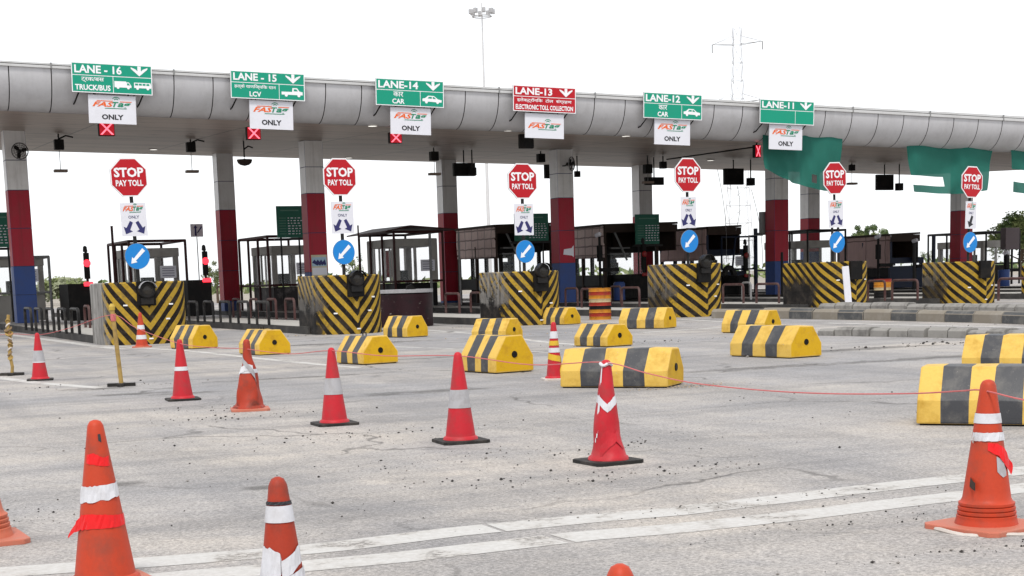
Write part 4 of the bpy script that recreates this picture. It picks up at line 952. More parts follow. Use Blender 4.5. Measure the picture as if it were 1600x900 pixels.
def drop_unit(px, py, D, label, plate=None, w_=.34, bell=False, scr=None, arm=0):
    p, up = to_soffit(px, py, D); t = thing('ceiling_unit', label, 'ceiling fixture', p, TH, 'units dropped from the canopy ceiling')
    m = MB(); m.tube([(0, 0, .1), (0, 0, up + .02)], .03, STEEL, 8); m.build('drop_rod', t)
    m = MB()
    if bell: m.lathe([(.02, .06), (.06, .03), (.29, .02), (.30, -.02), (.26, -.12), (.17, -.19), (.0, -.23)], WOODD, 20); m.build('bell_shade', t, smooth=True)
    elif scr: m.box((0, 0, 0), (scr[0], .18, scr[1]), BOOTHD); m.build('screen_case', t, bevel=.02)
    else: m.box((0, 0, 0), (w_, w_ * .8, w_ * 1.1), BOOTHD); m.build('case', t, bevel=.015)
    if arm: m = MB(); m.tube([(0, 0, up * .55), (arm * .5, -.1, up * .55 + .12), (arm, -.2, up * .55 + .05)], .03, STEEL, 6); m.build('side_arm', t)
    if plate:
        q = PD(px, plate, D) - p; m = MB(); m.tube([(0, 0, -.15), (0, 0, q.z)], .012, GREY, 6); h_ = m.build('hanging_wire', t)
        m = MB(); m.box((0, 0, q.z), (.48, .3, .10), paint('dusty_plate', (.22, .17, .14), .6, .4)); m.build('antenna_plate', t, bevel=.01)
for a in ((92, 226, 60, 'black ceiling unit with a hanging plate left of the leftmost stop sign', 267), (298, 230, 60.5, 'black ceiling unit with a hanging plate right of the leftmost stop sign', 268)):
    drop_unit(*a[:4], plate=a[4], arm=.5)
drop_unit(382, 250, 60, 'small bell shaped fixture under the ceiling by the dark rear pillar', bell=True, arm=.3)
drop_unit(678, 244, 60.5, 'black ceiling unit just left of the maroon rear pillar below lane 14', plate=272)
drop_unit(725, 265, 61.5, 'black screen case to the right of the maroon rear pillar below lane 14', scr=(1.0, .55))
drop_unit(738, 268, 61, 'small black box in front of the screen case below lane 14', w_=.3)
drop_unit(822, 221, DF + 1.8, 'dark lane signal case below the board without a word', scr=(.55, .5))
drop_unit(845, 247, 60.5, 'black ceiling unit left of the pillar with the white sticker', w_=.32)
drop_unit(862, 268, 62, 'dark screen case against the left of the pillar with the white sticker', scr=(.7, .6))
drop_unit(902, 272, 63, 'little dark box to the right of the pillar with the white sticker', w_=.24)
drop_unit(1012, 264, 61, 'black ceiling unit before the beige rear pillar below lane 12', plate=285, w_=.36)
drop_unit(1022, 283, 62, 'low black box right of the beige rear pillar below lane 12', scr=(.95, .35))
drop_unit(1036, 258, 61, 'small black unit on a rod below the lane 12 board', w_=.28)
drop_unit(1146, 276, 62, 'flat dark screen case hanging between the lane 12 and lane 11 signs', scr=(1.05, .75))
drop_unit(1173, 284, 61.5, 'small dark lamp head beside the flat screen case left of lane 11', w_=.32)
drop_unit(1331, 262, 61.5, 'black ceiling unit with hanging plate right of the green net of lane 11', plate=287, w_=.26)
drop_unit(1382, 285, 62, 'flat dark screen case hanging left of the net with the cut out window', scr=(1.0, .75))
drop_unit(1405, 292, 61.5, 'small dark lamp head close to the net with the cut out window', w_=.32)
m = MB(); a, b = PD(1042, 249, 58), PD(1184, 229, DF + 1.6); m.tube([a, b], .03, STEEL, 8); o = m.build('gantry_bar', smooth=True); tag(o, 'long thin dark bar slanting under the ceiling from lane 12 to lane 11', 'bar')

# ================================================================== BOOTHS ON THE ISLANDS
DBO = 64.0
def ux(px, D):                       # u of the picture column px on the plane D
    return toU(PD(px, 440, D))
def bar(mb, a, b, th, mat): mb.tube([a, b], th, mat, 6)
def open_booth(px, label, w_=2.3, d_=4.6, h_=3.05, cab=(.25, .5, 1.85, 3.6), cabh=2.75, sign=True, base=BOOTHD, slats=True, D=DBO, red=False, canvas=False, mat=MAROON):
    u = ux(px, D); t = thing('toll_booth', label, 'toll booth', UV(u, D, .2), TH, 'toll booths under the canopy')
    # pipe frame round the booth: each upright a part
    for (x, y) in ((0, 0), (w_, 0), (w_, d_), (0, d_), (0, d_ * .33), (0, d_ * .67)):
        m = MB(); bar(m, (x, y, 0), (x, y, h_), .055, mat); m.build('frame_post', t, smooth=True)
    m = MB(); m.tube([(0, 0, h_), (w_, 0, h_), (w_, d_, h_), (0, d_, h_), (0, 0, h_)], .06, mat, 6); m.build('roof_rail', t)
    m = MB(); m.tube([(0, 0, 1.1), (w_, 0, 1.1), (w_, d_, 1.1), (0, d_, 1.1), (0, 0, 1.1)], .05, mat, 6); m.build('waist_rail', t)
    if canvas:
        m = MB(); m.add([(-.5, d_ + .3, h_ + .02), (-.5, -.3, h_ + .05), (w_ * .3, -.3, h_ + .28), (w_ * .3, d_, h_ + .3), (w_ + .5, -.3, h_ + .1), (w_ + .5, d_, h_ + .1)], [(0, 1, 2, 3), (3, 2, 4, 5)], MAROON); o = m.build('roof_sheet', t); q = o.modifiers.new('thickness', 'SOLIDIFY'); q.thickness = .06
    # cabin: a base, corner posts, a roof and glazing
    x0, y0, cw, cd = cab; sill = 1.02
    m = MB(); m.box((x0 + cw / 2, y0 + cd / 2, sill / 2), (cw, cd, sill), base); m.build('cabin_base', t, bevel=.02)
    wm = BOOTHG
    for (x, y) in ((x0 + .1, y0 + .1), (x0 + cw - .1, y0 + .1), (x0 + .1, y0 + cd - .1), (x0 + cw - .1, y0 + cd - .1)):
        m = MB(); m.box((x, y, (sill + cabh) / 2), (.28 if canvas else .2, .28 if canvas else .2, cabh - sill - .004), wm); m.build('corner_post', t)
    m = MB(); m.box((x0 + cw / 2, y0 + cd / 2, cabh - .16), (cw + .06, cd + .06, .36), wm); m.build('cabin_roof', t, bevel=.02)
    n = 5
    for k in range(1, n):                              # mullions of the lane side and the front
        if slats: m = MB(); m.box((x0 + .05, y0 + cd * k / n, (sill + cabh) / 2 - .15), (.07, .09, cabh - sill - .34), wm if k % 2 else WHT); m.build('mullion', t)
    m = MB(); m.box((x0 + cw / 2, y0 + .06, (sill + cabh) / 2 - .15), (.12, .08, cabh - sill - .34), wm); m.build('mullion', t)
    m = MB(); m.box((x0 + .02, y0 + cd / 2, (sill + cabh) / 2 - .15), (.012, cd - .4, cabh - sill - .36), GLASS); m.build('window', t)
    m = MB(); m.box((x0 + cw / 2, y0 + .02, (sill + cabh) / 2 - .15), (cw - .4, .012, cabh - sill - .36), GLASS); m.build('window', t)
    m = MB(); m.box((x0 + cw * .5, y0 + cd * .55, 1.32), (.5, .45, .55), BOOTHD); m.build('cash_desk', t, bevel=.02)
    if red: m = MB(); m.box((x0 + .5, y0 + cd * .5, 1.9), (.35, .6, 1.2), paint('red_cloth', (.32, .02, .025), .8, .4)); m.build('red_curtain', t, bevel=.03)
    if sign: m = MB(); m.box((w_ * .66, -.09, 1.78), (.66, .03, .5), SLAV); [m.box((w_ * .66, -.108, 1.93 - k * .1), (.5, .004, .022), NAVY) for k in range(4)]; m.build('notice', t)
    return t, u
open_booth(205, 'railed open frame toll booth behind the grey flanked crash block')
open_booth(421, 'railed toll booth with dark mottled base, between the dark rear pillar and the poster pillar', cab=(.3, .4, 1.9, 3.2), base=paint('mottled_base', (.03, .026, .026), .6, 1.0, (.22, .20, .19), 1.6), h_=3.15)
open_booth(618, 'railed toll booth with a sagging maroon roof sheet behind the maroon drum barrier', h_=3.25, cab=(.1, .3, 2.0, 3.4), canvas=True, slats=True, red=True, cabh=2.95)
open_booth(1262, 'grey toll booth behind a pipe rail, hidden by the blue disc beside the green net', h_=3.0, sign=False, slats=False, cabh=2.5, mat=STEEL)
open_booth(1540, 'toll booth with dark rails behind the rightmost crash block', h_=2.75, sign=False, cabh=2.3, mat=STEEL)
open_booth(-16, 'pale grey toll booth cut by the left edge beside the blue pillar base', h_=2.5, cab=(.1, .2, 2.0, 3.2), sign=True, cabh=2.5, mat=GREY, base=BOOTHG)

def mat_booth(px, topy, boty, label, matm, w_=2.6, d_=4.4, D=DBO, awn=1.0, blue=False, brace=True, roofx=None):
    """dark cabin under a boarded awning; matting closes the upper lane side"""
    u = ux(px, D); b0 = UV(u, D, .2); t = thing('toll_booth', label, 'toll booth', b0, TH, 'toll booths under the canopy')
    zt_, zb0 = ZT(b0, topy) - .2, ZT(b0, boty) - .2; tr = BOOTHB if blue else BOOTHD; rw = roofx or w_
    m = MB(); nz = 9; ny = 14; vs = []
    for j in range(nz + 1):
        for i in range(ny + 1):
            z = zb0 + (zt_ - zb0) * j / nz; y = d_ * i / ny; vs.append((-.38 - .03 * noise.noise(Vector((y * 1.5, z * 2, px))), y - .02, z + (.05 * noise.noise(Vector((y * 2.5, px, 3))) if j in (0, nz) else 0)))
    m.add(vs, [(j * (ny + 1) + i, j * (ny + 1) + i + 1, (j + 1) * (ny + 1) + i + 1, (j + 1) * (ny + 1) + i) for j in range(nz) for i in range(ny)], matm)
    o = m.build('matting', t, smooth=True); q = o.modifiers.new('thickness', 'SOLIDIFY'); q.thickness = .05
    m = MB(); m.prism([(-.42, zt_ - .05), (rw, zt_ + .02), (rw, zt_ + .12), (-.42, zt_ + .06)], -.1, d_ + .1, WOODD, 'Y'); m.build('awning_roof', t)
    m = MB(); m.box(((rw - .36) / 2, d_ + .03, (zt_ + zb0) / 2), (rw + .3, .06, zt_ - zb0 - .02), WOODD); m.build('rear_boarding', t)
    m = MB(); m.box((rw - .04, d_ * .5, (zt_ + zb0) / 2 + .1), (.06, d_ * .98, (zt_ - zb0) * .78), WOODD); m.build('side_boarding', t)
    for (x, y) in ((-.3, .05), (-.3, d_ - .1), (-.3, d_ * .5), (w_ - .1, .05), (w_ - .1, d_ - .1)):
        m = MB(); m.box((x, y, (zt_ - .06) / 2), (.14, .14, zt_ - .06), WOODD if not blue else BOOTHB); m.build('awning_post', t)
    m = MB(); m.box(((rw - .4) / 2, -.12, zt_ - .17), (rw + .3, .05, .34), WOODD); m.build('front_valance', t)
    if brace:
        m = MB(); m.tube([(.12 + .75 * (1 - math.cos(a)) * 1.0, .0, zb0 - .2 + (zt_ - zb0 + .1) * math.cos(a * .98)) for a in [k / 10 * math.pi / 2 for k in range(11)]], .05, GREY if not blue else STEEL, 6); m.build('curved_brace', t, smooth=True)
        m = MB(); m.box((.6, .25, zb0 + .42), (1.0, .3, .06), GREY); m.box((.6, .35, zb0 + .15), (1.0, .3, .05), GREY); m.build('shelf', t)
    x0, y0, cw, cd = .1, .5, w_ - .5, d_ - 1.0; sill = 1.12; ch = zb0 + .35
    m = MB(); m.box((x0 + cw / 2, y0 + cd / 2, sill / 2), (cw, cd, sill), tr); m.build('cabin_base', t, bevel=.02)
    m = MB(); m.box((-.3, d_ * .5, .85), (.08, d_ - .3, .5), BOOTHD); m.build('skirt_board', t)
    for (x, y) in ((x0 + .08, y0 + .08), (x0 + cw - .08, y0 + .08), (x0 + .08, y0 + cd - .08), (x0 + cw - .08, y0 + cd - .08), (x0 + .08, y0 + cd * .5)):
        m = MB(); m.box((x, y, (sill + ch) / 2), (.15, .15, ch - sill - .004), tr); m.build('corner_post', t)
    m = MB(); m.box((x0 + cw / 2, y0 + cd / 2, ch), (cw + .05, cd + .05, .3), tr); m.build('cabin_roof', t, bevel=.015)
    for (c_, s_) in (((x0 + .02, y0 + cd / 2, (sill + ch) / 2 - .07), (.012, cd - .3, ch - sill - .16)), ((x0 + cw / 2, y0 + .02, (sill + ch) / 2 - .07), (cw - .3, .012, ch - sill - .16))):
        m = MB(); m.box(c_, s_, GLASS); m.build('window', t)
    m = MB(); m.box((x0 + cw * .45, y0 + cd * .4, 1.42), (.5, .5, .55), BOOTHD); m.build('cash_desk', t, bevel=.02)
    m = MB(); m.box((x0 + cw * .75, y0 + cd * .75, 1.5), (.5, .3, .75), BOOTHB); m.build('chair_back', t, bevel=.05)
    return t
mat_booth(786, 353, 402, 'toll booth hung with pale reed matting beside the maroon rear pillar', MATW)
mat_booth(955, 352, 402, 'toll booth with brown matting just right of the pillar with the torn sticker', MATW, roofx=3.6)
tb = mat_booth(1114, 356, 406, 'toll booth with brown plank matting and a dark blue cabin left of the red pillar', MATP, blue=True, brace=False, roofx=1.6)
mat_booth(1399, 367, 418, 'boarded toll booth with grey brown planks and tree tops above it', MATP, blue=True, brace=False, roofx=1.5)
# glazed front of the blue cabin
m = MB(); m.tube([(.35, -.25, 1.2), (.35, -.25, 2.75), (2.35, -.25, 2.75), (2.2, -.25, 1.2), (.35, -.25, 1.2)], .06, BOOTHB, 6); m.tube([(.95, -.25, 1.2), (1.15, -.25, 2.75)], .05, BOOTHB, 6); m.build('window_frame', tb)
m = MB(); m.box((1.45, -.24, 1.6), (.62, .02, .45), SLAV); [m.box((1.45, -.253, 1.72 - k * .09), (.46, .004, .02), NAVY) for k in range(4)]; m.build('notice', tb)
m = MB(); m.box((1.98, -.22, 2.0), (.42, .012, 1.35), GLASS); m.build('window', tb)
m = MB(); m.tube([(1.0, -.15, 1.15), (1.0, -.15, 1.16)], .01, STEEL, 4); 
k = MB(); k.lathe([(.34, -.12), (.42, 0), (.34, .12), (.16, .1), (.16, -.1)], RUBBER, 24, Matrix.Translation((.75, -.3, 1.0)) @ Matrix.Rotation(R(80), 4, 'X'), cap=False); o = k.build('spare_tyre', smooth=True)
q = UV(ux(1114, DBO) + .75, DBO - .3, 1.2 - .0); o.location = tb.location; o.rotation_euler.z = TH; tag(o, 'old tyre leaning on the front of the dark blue booth cabin', 'tyre')

# ------------------------------------------------------------------ fare boards
def fare_board(px0, px1, py0, py1, D, label, foot):
    a, b = PD(px0, py0, D), PD(px1, py1, D); W_ = toU(b) - toU(a); H_ = a.z - b.z; c = UV((toU(a) + toU(b)) / 2, D, b.z)
    t = thing('fare_board', label, 'fare board', (c.x, c.y, foot), TH, 'green fare boards'); z0 = c.z - foot
    m = MB(); m.box((0, 0, z0 + H_ / 2), (W_, .06, H_), FARE)
    rows = 7
    for r_ in range(rows):
        z = z0 + H_ * (.62 - .58 * r_ / rows); x = -W_ * .08
        while x < W_ * .44:
            l_ = random.uniform(.05, .11); m.box((x + l_ / 2, -.032, z), (l_, .004, .035), SLAV); x += l_ + .07
        m.box((-W_ * .28, -.032, z), (W_ * .26, .004, .03), paint('faded_green_print', (.10, .22, .17), .6, .3))
    m.box((0, -.032, z0 + H_ * .86), (W_ * .7, .004, .05), paint('faded_green_print', (.10, .22, .17), .6, .3))
    m.build('fare_panel', t)
    for x in (-W_ * .35, W_ * .35): m = MB(); m.tube([(x, .06, 0), (x, .06, z0 + H_ * .9)], .04, STEEL, 8); m.build('board_leg', t)
    m = MB(); m.box((0, .0, z0 - .06), (W_ * 1.25, .12, .09), STEEL); m.build('shelf_rail', t)
fare_board(431, 474, 322, 371, 62.5, 'green fare board left of the pillar with the small poster', .2)
fare_board(803, 857, 334, 376, 63, 'green fare board partly behind the stop sign post of the red lane', .2)
fare_board(992, 1030, 335, 381, 63, 'green fare board in front of the beige rear pillar', .2)
fare_board(-26, 19, 332, 386, 62, 'dark green fare board cut by the left edge', .2)

# ------------------------------------------------------------------ barrier gates with red signals
DIMRED = paint('dim_red_lens', (.25, .012, .012), .3, .2)
def gate(px, py0, py1, py2, D, label, cw=.95, lamp=True):
    p = PD(px, 440, D); b0 = UV(toU(p), D, .2); z1, z2 = ZT(b0, py1) - .2, ZT(b0, py0) - .2; t = thing('barrier_gate', label, 'barrier gate', b0, TH, 'barrier gates with red lights')
    m = MB(); m.box((-cw * .3, 1.0, z1 / 2), (cw, 2.2, z1), BOOTHD); m.build('cabinet', t, bevel=.03)
    m = MB(); m.tube([(.0, .0, 0), (.0, .0, z2)], .05, STEEL, 8); m.build('signal_pole', t)
    zz = z1 + (z2 - z1) * .62
    m = MB(); m.box((0, -.02, (z1 + z2) / 2 + .05), (.2, .16, (z2 - z1) * .8), BOOTHD); m.build('lamp_housing', t, bevel=.02)
    m = MB(); m.lathe([(.0, .06), (.09, .05), (.14, 0)], REDGLOW if lamp else DIMRED, 16, Matrix.Translation((0, -.11, zz)) @ Matrix.Rotation(R(90), 4, 'X'), cap=False); m.build('red_lamp', t, smooth=True)
    m = MB(); m.box((0, -.16, z1 - .02), (.34, .1, .16), REDGLOW if lamp else DIMRED); m.build('red_lamp', t, bevel=.03)
    m = MB(); m.lathe([(.02, 0), (.09, .02), (.07, .2), (.02, .24)], STEEL, 10, Matrix.Translation((-.02, 0, z2 - .05))); m.build('camera_head', t, smooth=True)
gate(137, 392, 443, 490, 60, 'barrier gate with red lights left of the grey flanked crash block')
gate(322, 390, 437, 505, 60.5, 'barrier gate with red lights left of the dark rear pillar')
gate(1006, 378, 428, 470, 62.5, 'barrier gate with a dim red lamp below the green board before the beige pillar', .8, False)
gate(1165, 380, 430, 470, 62.5, 'barrier gate with a dim red lamp right of the dark blue cabin', .6, False)
# ------------------------------------------------------------------ small sign on a thin pole, free poles, wires
p = PD(312, 440, 72); b0 = UV(toU(p), 72, .2); t = thing('direction_sign', 'small white arrow sign on a thin pole near the dark rear pillar', 'sign', b0, TH)
z0, z1 = ZT(b0, 370) - .2, ZT(b0, 350) - .2; m = MB(); m.tube([(0, .05, 0), (0, .05, z1)], .022, GREY, 6); m.build('pole', t)
m = MB(); m.box((0, 0, (z0 + z1) / 2), (.58, .03, z1 - z0), SLAV); arrow_thin(m, -.06, (z0 + z1) / 2, .5, R(90), NAVY, -.02); flat(m, [(.0, z0 + .2), (.22, z1 - .1), (.26, z1 - .14), (.04, z0 + .16)], -.02, NAVY); m.build('sign_plate', t)
def pole(px, py0, D, label, r=.05, mat=MAROON, lean=0):
    p = PD(px, 440, D); b0 = UV(toU(p), D, .2); m = MB(); m.tube([(0, 0, 0), (lean, 0, ZT(b0, py0) - .2)], r, mat, 8); o = m.build('free_pole', smooth=True, loc=b0); tag(o, label, 'pole', 'bare poles on the islands')
pole(180, 353, 62, 'bare maroon pole left of the leftmost blue arrow disc')
pole(563, 352, 62, 'bare thin pole just right of the crash block under lane 15', .035)
pole(674, 364, 63, 'grey bare pole left of the maroon rear pillar below lane 14', .06, GREY)
pole(719, 362, 63, 'grey bare pole between the maroon rear pillar and the reed matting', .045, GREY)
pole(1222, 394, 58, 'short dark pole at the left end of the board leaned crash block', .06, STEEL)
pole(1428, 380, 58, 'short dark pole at the left end of the rightmost full crash block', .07, STEEL)
def cam_pole(px, py0, D, label, arm):
    p = PD(px, 440, D); b0 = UV(toU(p), D, .2); h_ = ZT(b0, py0) - .2; t = thing('camera_pole', label, 'camera pole', b0, TH, 'camera poles by the booths')
    m = MB(); m.tube([(0, 0, 0), (0, 0, h_)], .06, BOOTHD, 8); m.build('mast', t)
    m = MB(); m.lathe([(.02, -.16), (.09, -.12), (.1, .1), (.04, .16)], SLAV, 12, Matrix.Translation((-.12, -.1, h_)) @ Matrix.Rotation(R(70), 4, 'X') @ Matrix.Rotation(R(30), 4, 'Y')); m.build('camera', t, smooth=True)
    m = MB(); m.box((0, 0, h_ * .72), (.2, .2, .7), BOOTHD); m.build('lamp_case', t, bevel=.03)
    m = MB(); m.box((arm * .5, -.08, h_ * .47), (abs(arm), .08, .16), BOOTHD); m.build('barrier_arm', t, bevel=.02)
cam_pole(938, 367, 60, 'camera pole before the brown matting right of the sticker pillar', .9)
cam_pole(1372, 370, 60, 'camera pole before the grey brown planks', .8)
cam_pole(1430, 376, 60.5, 'camera pole at the open end of the boarded booth', .4)
cam_pole(1572, 395, 60, 'camera pole near the right edge beside the small tilted case', .7)
p = PD(1577, 440, 63); b0 = UV(toU(p), 63, .2); t = thing('cabinet_on_pole', 'purplish grey case on a pole in front of the tree at right', 'cabinet', b0, TH)
z0, z1 = ZT(b0, 390) - .2, ZT(b0, 356) - .2; m = MB(); m.box((0, 0, (z0 + z1) / 2), (.95, .4, z1 - z0), paint('mauve_case', (.11, .085, .09), .6, .4)); m.build('case', t, bevel=.03); m = MB(); m.tube([(.15, 0, 0), (.15, 0, z0)], .06, STEEL, 8); m.build('pole', t)
p = PD(1195, 440, 60); b0 = UV(toU(p), 60, .2); t = thing('flood_light', 'grey floodlight case beside the red pillar under the lane 11 net', 'floodlight', b0, TH)
z0, z1 = ZT(b0, 364) - .2, ZT(b0, 331) - .2; m = MB(); m.box((0, 0, (z0 + z1) / 2), (.42, .3, z1 - z0), GREY); m.build('case', t, bevel=.03); m = MB(); m.tube([(-.85, 0, 0), (-.85, 0, z0 - .1), (-.1, 0, z0 - .1), (-.1, 0, z0)], .03, GREY, 8); m.build('bent_pole', t)
for (a, b, lb) in (((1121, 265), (1135, 410), 'thin cable hanging left of the flat screen case near lane 11'), ((1174, 296), (1192, 420), 'thin cable hanging from the lamp head left of lane 11'), ((1152, 290), (1150, 360), 'short thin cable under the flat screen case near lane 11')):
    A, B = PD(*a, 63), PD(*b, 63); m = MB(); m.tube([A.lerp(B, k / 10) + Vector((.15 * math.sin(math.pi * k / 10), 0, 0)) for k in range(11)], .012, GREY, 5); tag(m.build('hanging_cable', smooth=True), lb, 'cable', 'cables below the ceiling')

# ------------------------------------------------------------------ hoop bollards
def hoop_mesh(L, H, r, mat):
    c = .12; pts = [(0, 0, 0), (0, 0, H - c)] + [(c - c * math.cos(a), 0, H - c + c * math.sin(a)) for a in (R(30), R(60), R(90))] + [(L - c + c * math.sin(a), 0, H - c + c * math.cos(a)) for a in (R(0), R(30), R(60), R(90))] + [(L, 0, 0)]
    m = MB(); m.tube(pts, r, mat, 8); return m
PIPE = paint('rusty_pipe', (.065, .028, .026), .55, .5, (.15, .12, .11), 4); PIPEB = paint('dark_pipe', (.008, .0075, .0075), .5, .4, (.12, .11, .10), 3)
HL = [(41, 516, 0, 'dark hoop bollard at the foot of the blue pillar base', 1.3), (57, 518, 0, 'second dark hoop bollard right of the blue pillar base', 1.3), (75, 519, 0, 'dark hoop bollard in front of the pale road gap at left, left one', 1.2), (93, 520, 0, 'dark hoop bollard in front of the pale road gap at left, right one', 1.2), (113, 521, 0, 'dark hoop bollard below the left barrier gate', 1.2), (134, 512, 1, 'rusty hoop bollard touching the grey flank of the crash block', .8),
      (296, 503, 0, 'dark hoop bollard nearest the right side of the grey flanked crash block', 1.2), (320, 503.5, 0, 'dark hoop bollard below the second barrier gate', 1.2), (345, 504, 0, 'dark hoop bollard below the dark rear pillar', 1.2), (373, 505.5, 0, 'dark hoop bollard under the mottled booth base, front row left', 1.2), (402, 507, 0, 'dark hoop bollard under the mottled booth base, front row right', 1.25),
      (365, 496, 1, 'rusty hoop bollard behind the front row, leftmost', .9), (392, 497, 1, 'rusty hoop bollard behind the front row, middle', .9), (419, 498.5, 1, 'rusty hoop bollard behind the front row, right', 1.0), (447, 499, 1, 'rusty hoop bollard next to the soot black crash block flank', 1.0),
      (697, 489, 1, 'rusty hoop bollard between the maroon drum barrier and the whitewashed crash block', 1.2), (736, 488, 1, 'rusty hoop bollard half hidden by the whitewashed flank', 1.1), (884, 478, 1, 'rusty hoop bollard before the blue base of the sticker pillar', 1.0), (909, 481, 1, 'rusty hoop bollard just left of the large orange drum', 1.3), (955, 474, 1, 'rusty hoop bollard just right of the large orange drum', .8), (972, 479, 1, 'rusty hoop bollard left of the crash block with the tall lamp hood', 1.25),
      (1130, 474, 1, 'rusty hoop bollard right of the crash block with the tall lamp hood', 1.3), (1160, 468, 2, 'narrow pale hoop bollard before the blue cabin', .6), (1182, 474, 1, 'rusty hoop bollard left of the board leaned crash block', 1.35), (1356, 470, 1, 'red hoop bollard between the board leaned crash block and the small drum', .9), (1394, 469, 1, 'rusty hoop bollard right of the small orange drum', 1.3), (1560, 470, 1, 'rusty hoop bollard at the right edge before the blue drum', 1.4)]
for (px, py, k, lb, L) in HL:
    p = G(px, py, .2); o = hoop_mesh(L, .66, .042, (PIPEB, PIPE, GREY)[k]).build('hoop_bollard', smooth=True, loc=p, rz=TH - R(90)); tag(o, lb, 'bollard', 'hoop bollards along the islands')
# ------------------------------------------------------------------ drums
def drum(px, py, top, label, cols, r=.29):
    p = G(px, py); H = ZT(p, top); t = thing('barrel_drum', label, 'drum', p, R(20), 'painted steel drums'); m = MB(); n = len(cols); prof = []
    for k in range(n):
        z0, z1 = H * k / n, H * (k + 1) / n; pf = [(r * (1.0 + (.03 if i in (0, 6) else 0)), z0 + (z1 - z0) * i / 6) for i in range(7)]; m.lathe(pf, cols[k], 28, cap=False)
    m.lathe([(.0, H - .02), (r * .95, H - .02), (r * 1.03, H)], cols[-1], 28, cap=False); m.build('drum_shell', t, smooth=True)
    k = MB(); k.lathe([(.0, 0), (.04, 0), (.04, .02), (.0, .025)], STEEL, 10, Matrix.Translation((.14, .05, H - .02))); k.build('bung', t)
drum(938, 499.5, 450, 'large orange and maroon banded drum left of the sooty crash block', [DRUMO, DRUMR, DRUMO, BOOTHD, DRUMR, DRUMP, DRUMO, DRUMR, DRUMO], .33)
drum(1379, 474.5, 436, 'smaller orange and black banded drum behind the stone kerb', [DRUMR, DRUMR, BOOTHD, BOOTHD, BOOTHD, DRUMP, DRUMO, DRUMO, DRUMR], .31)
p = PD(1568, 470, 58); k = MB(); k.lathe([(.26, 0), (.28, .03), (.27, .4), (.28, .75), (.26, .8), (.0, .8)], BLU, 24); tag(k.build('plastic_drum', smooth=True, loc=(p.x, p.y, .2)), 'blue drum between the last two crash blocks at right', 'drum')
p = PD(968, 470, 60); k = MB(); k.lathe([(.24, 0), (.26, .03), (.25, .4), (.26, .72), (.2, .8), (.0, .8)], BLU, 24); tag(k.build('plastic_drum', smooth=True, loc=(p.x, p.y, .2)), 'small blue drum behind the large orange drum', 'drum')
# burnt round barrier between lanes
p = G(647, 511); H = ZT(p, 452); t = thing('round_barrier', 'dark maroon round barrier with a white rim left of the whitewashed crash block', 'barrier', p, TH)
BM = paint('burnt_maroon', (.020, .005, .008), .5, 1.0, (.006, .005, .0055), 2.2, chips=.6); m = MB()
m.lathe([(.86, 0), (.86, H * .3), (.86, H * .6), (.87, H * .88)], BM, 36, Matrix.Translation((0, .8, 0)), cap=False); m.build('barrier_wall', t, smooth=True)
m = MB(); m.lathe([(.88, H * .91), (.89, H), (.80, H), (.78, H * .9)], BAND, 36, Matrix.Translation((0, .8, 0)), cap=False); m.build('white_rim', t, smooth=True)
m = MB(); m.lathe([(.79, H * .93), (.0, H * .93)], CONC, 36, Matrix.Translation((0, .8, 0)), cap=False); m.build('fill', t)
m = MB(); m.prism([(-.15, H - .02), (.2, H - .06), (.02, H + .14), (-.12, H + .1)], .1, .2, BOOTHD, 'Y'); m.build('lamp_stub', t)

# ================================================================== FAR THINGS: mast, pylon, trees
PALEM = paint('glare_pale_mast', (.58, .58, .59), .6, .1)  # pole colour lightened to imitate the glare of the sky
p = PD(766, 440, 150); b0 = Vector((p.x, p.y, 0)); H = ZT(b0, 4); t = thing('high_mast', 'tall pale high mast with a ring of lamps rising behind the canopy', 'light mast', b0, 0)
m = MB(); m.tube([(0, 0, 0), (0, 0, H * .5), (0, 0, H)], [.22, .15, .07], PALEM, 10); m.build('mast_pole', t, smooth=True)
m = MB(); m.tube([(1.0 * math.cos(a), 1.0 * math.sin(a), H - 1.4) for a in [2 * math.pi * k / 20 for k in range(21)]], .05, FARGREY, 5)
for k in range(4): a = k * math.pi / 2; m.tube([(0, 0, H - 1.4), (math.cos(a), math.sin(a), H - 1.4)], .04, FARGREY, 5)
m.build('lamp_ring', t)
for k in range(8):
    a = 2 * math.pi * k / 8 + .2; m = MB(); m.box((1.15 * math.cos(a), 1.15 * math.sin(a), H - .9), (.45, .3, .5), FARGREY, rz=a); m.build('mast_lamp', t, bevel=.05)
def pylon(px, py_top, D, label, mat):
    p = PD(px, 440, D); b0 = Vector((p.x, p.y, 0)); H = ZT(b0, py_top); t = thing('power_pylon', label, 'pylon', b0, R(-18)); m = MB()
    hw = lambda z: 2.6 * (1 - z / H) ** 1.4 + .95; lv = [H * k / 14 for k in range(15)]; r = .055; cr = [(1, 1), (-1, 1), (-1, -1), (1, -1)]
    for (sx, sy) in cr: m.tube([(sx * hw(z), sy * hw(z), z) for z in lv], r * 1.3, mat, 4)
    for a, b in zip(lv, lv[1:]):
        for i in range(4):
            (x0, y0), (x1, y1) = cr[i], cr[(i + 1) % 4]
            m.tube([(x0 * hw(a), y0 * hw(a), a), (x1 * hw(b), y1 * hw(b), b)], r, mat, 3); m.tube([(x0 * hw(a), y0 * hw(a), a), (x1 * hw(a), y1 * hw(a), a)], r, mat, 3)
    m.build('lattice_tower', t)
    for f_ in (.93, .70, .52):
        for sg in (1, -1):
            m = MB(); z = H * f_; L = 6.2
            for sy in (1, -1):
                m.tube([(sg * hw(z), sy * hw(z), z), (sg * L, 0, z + .4)], .08, GREY, 4); m.tube([(sg * hw(z), sy * hw(z), z + 2.0), (sg * L, 0, z + .4)], .06, mat, 4)
            m.tube([(sg * L, 0, z + .4), (sg * L, 0, z - 1.6)], .14, GREY, 5); m.build('cross_arm', t)
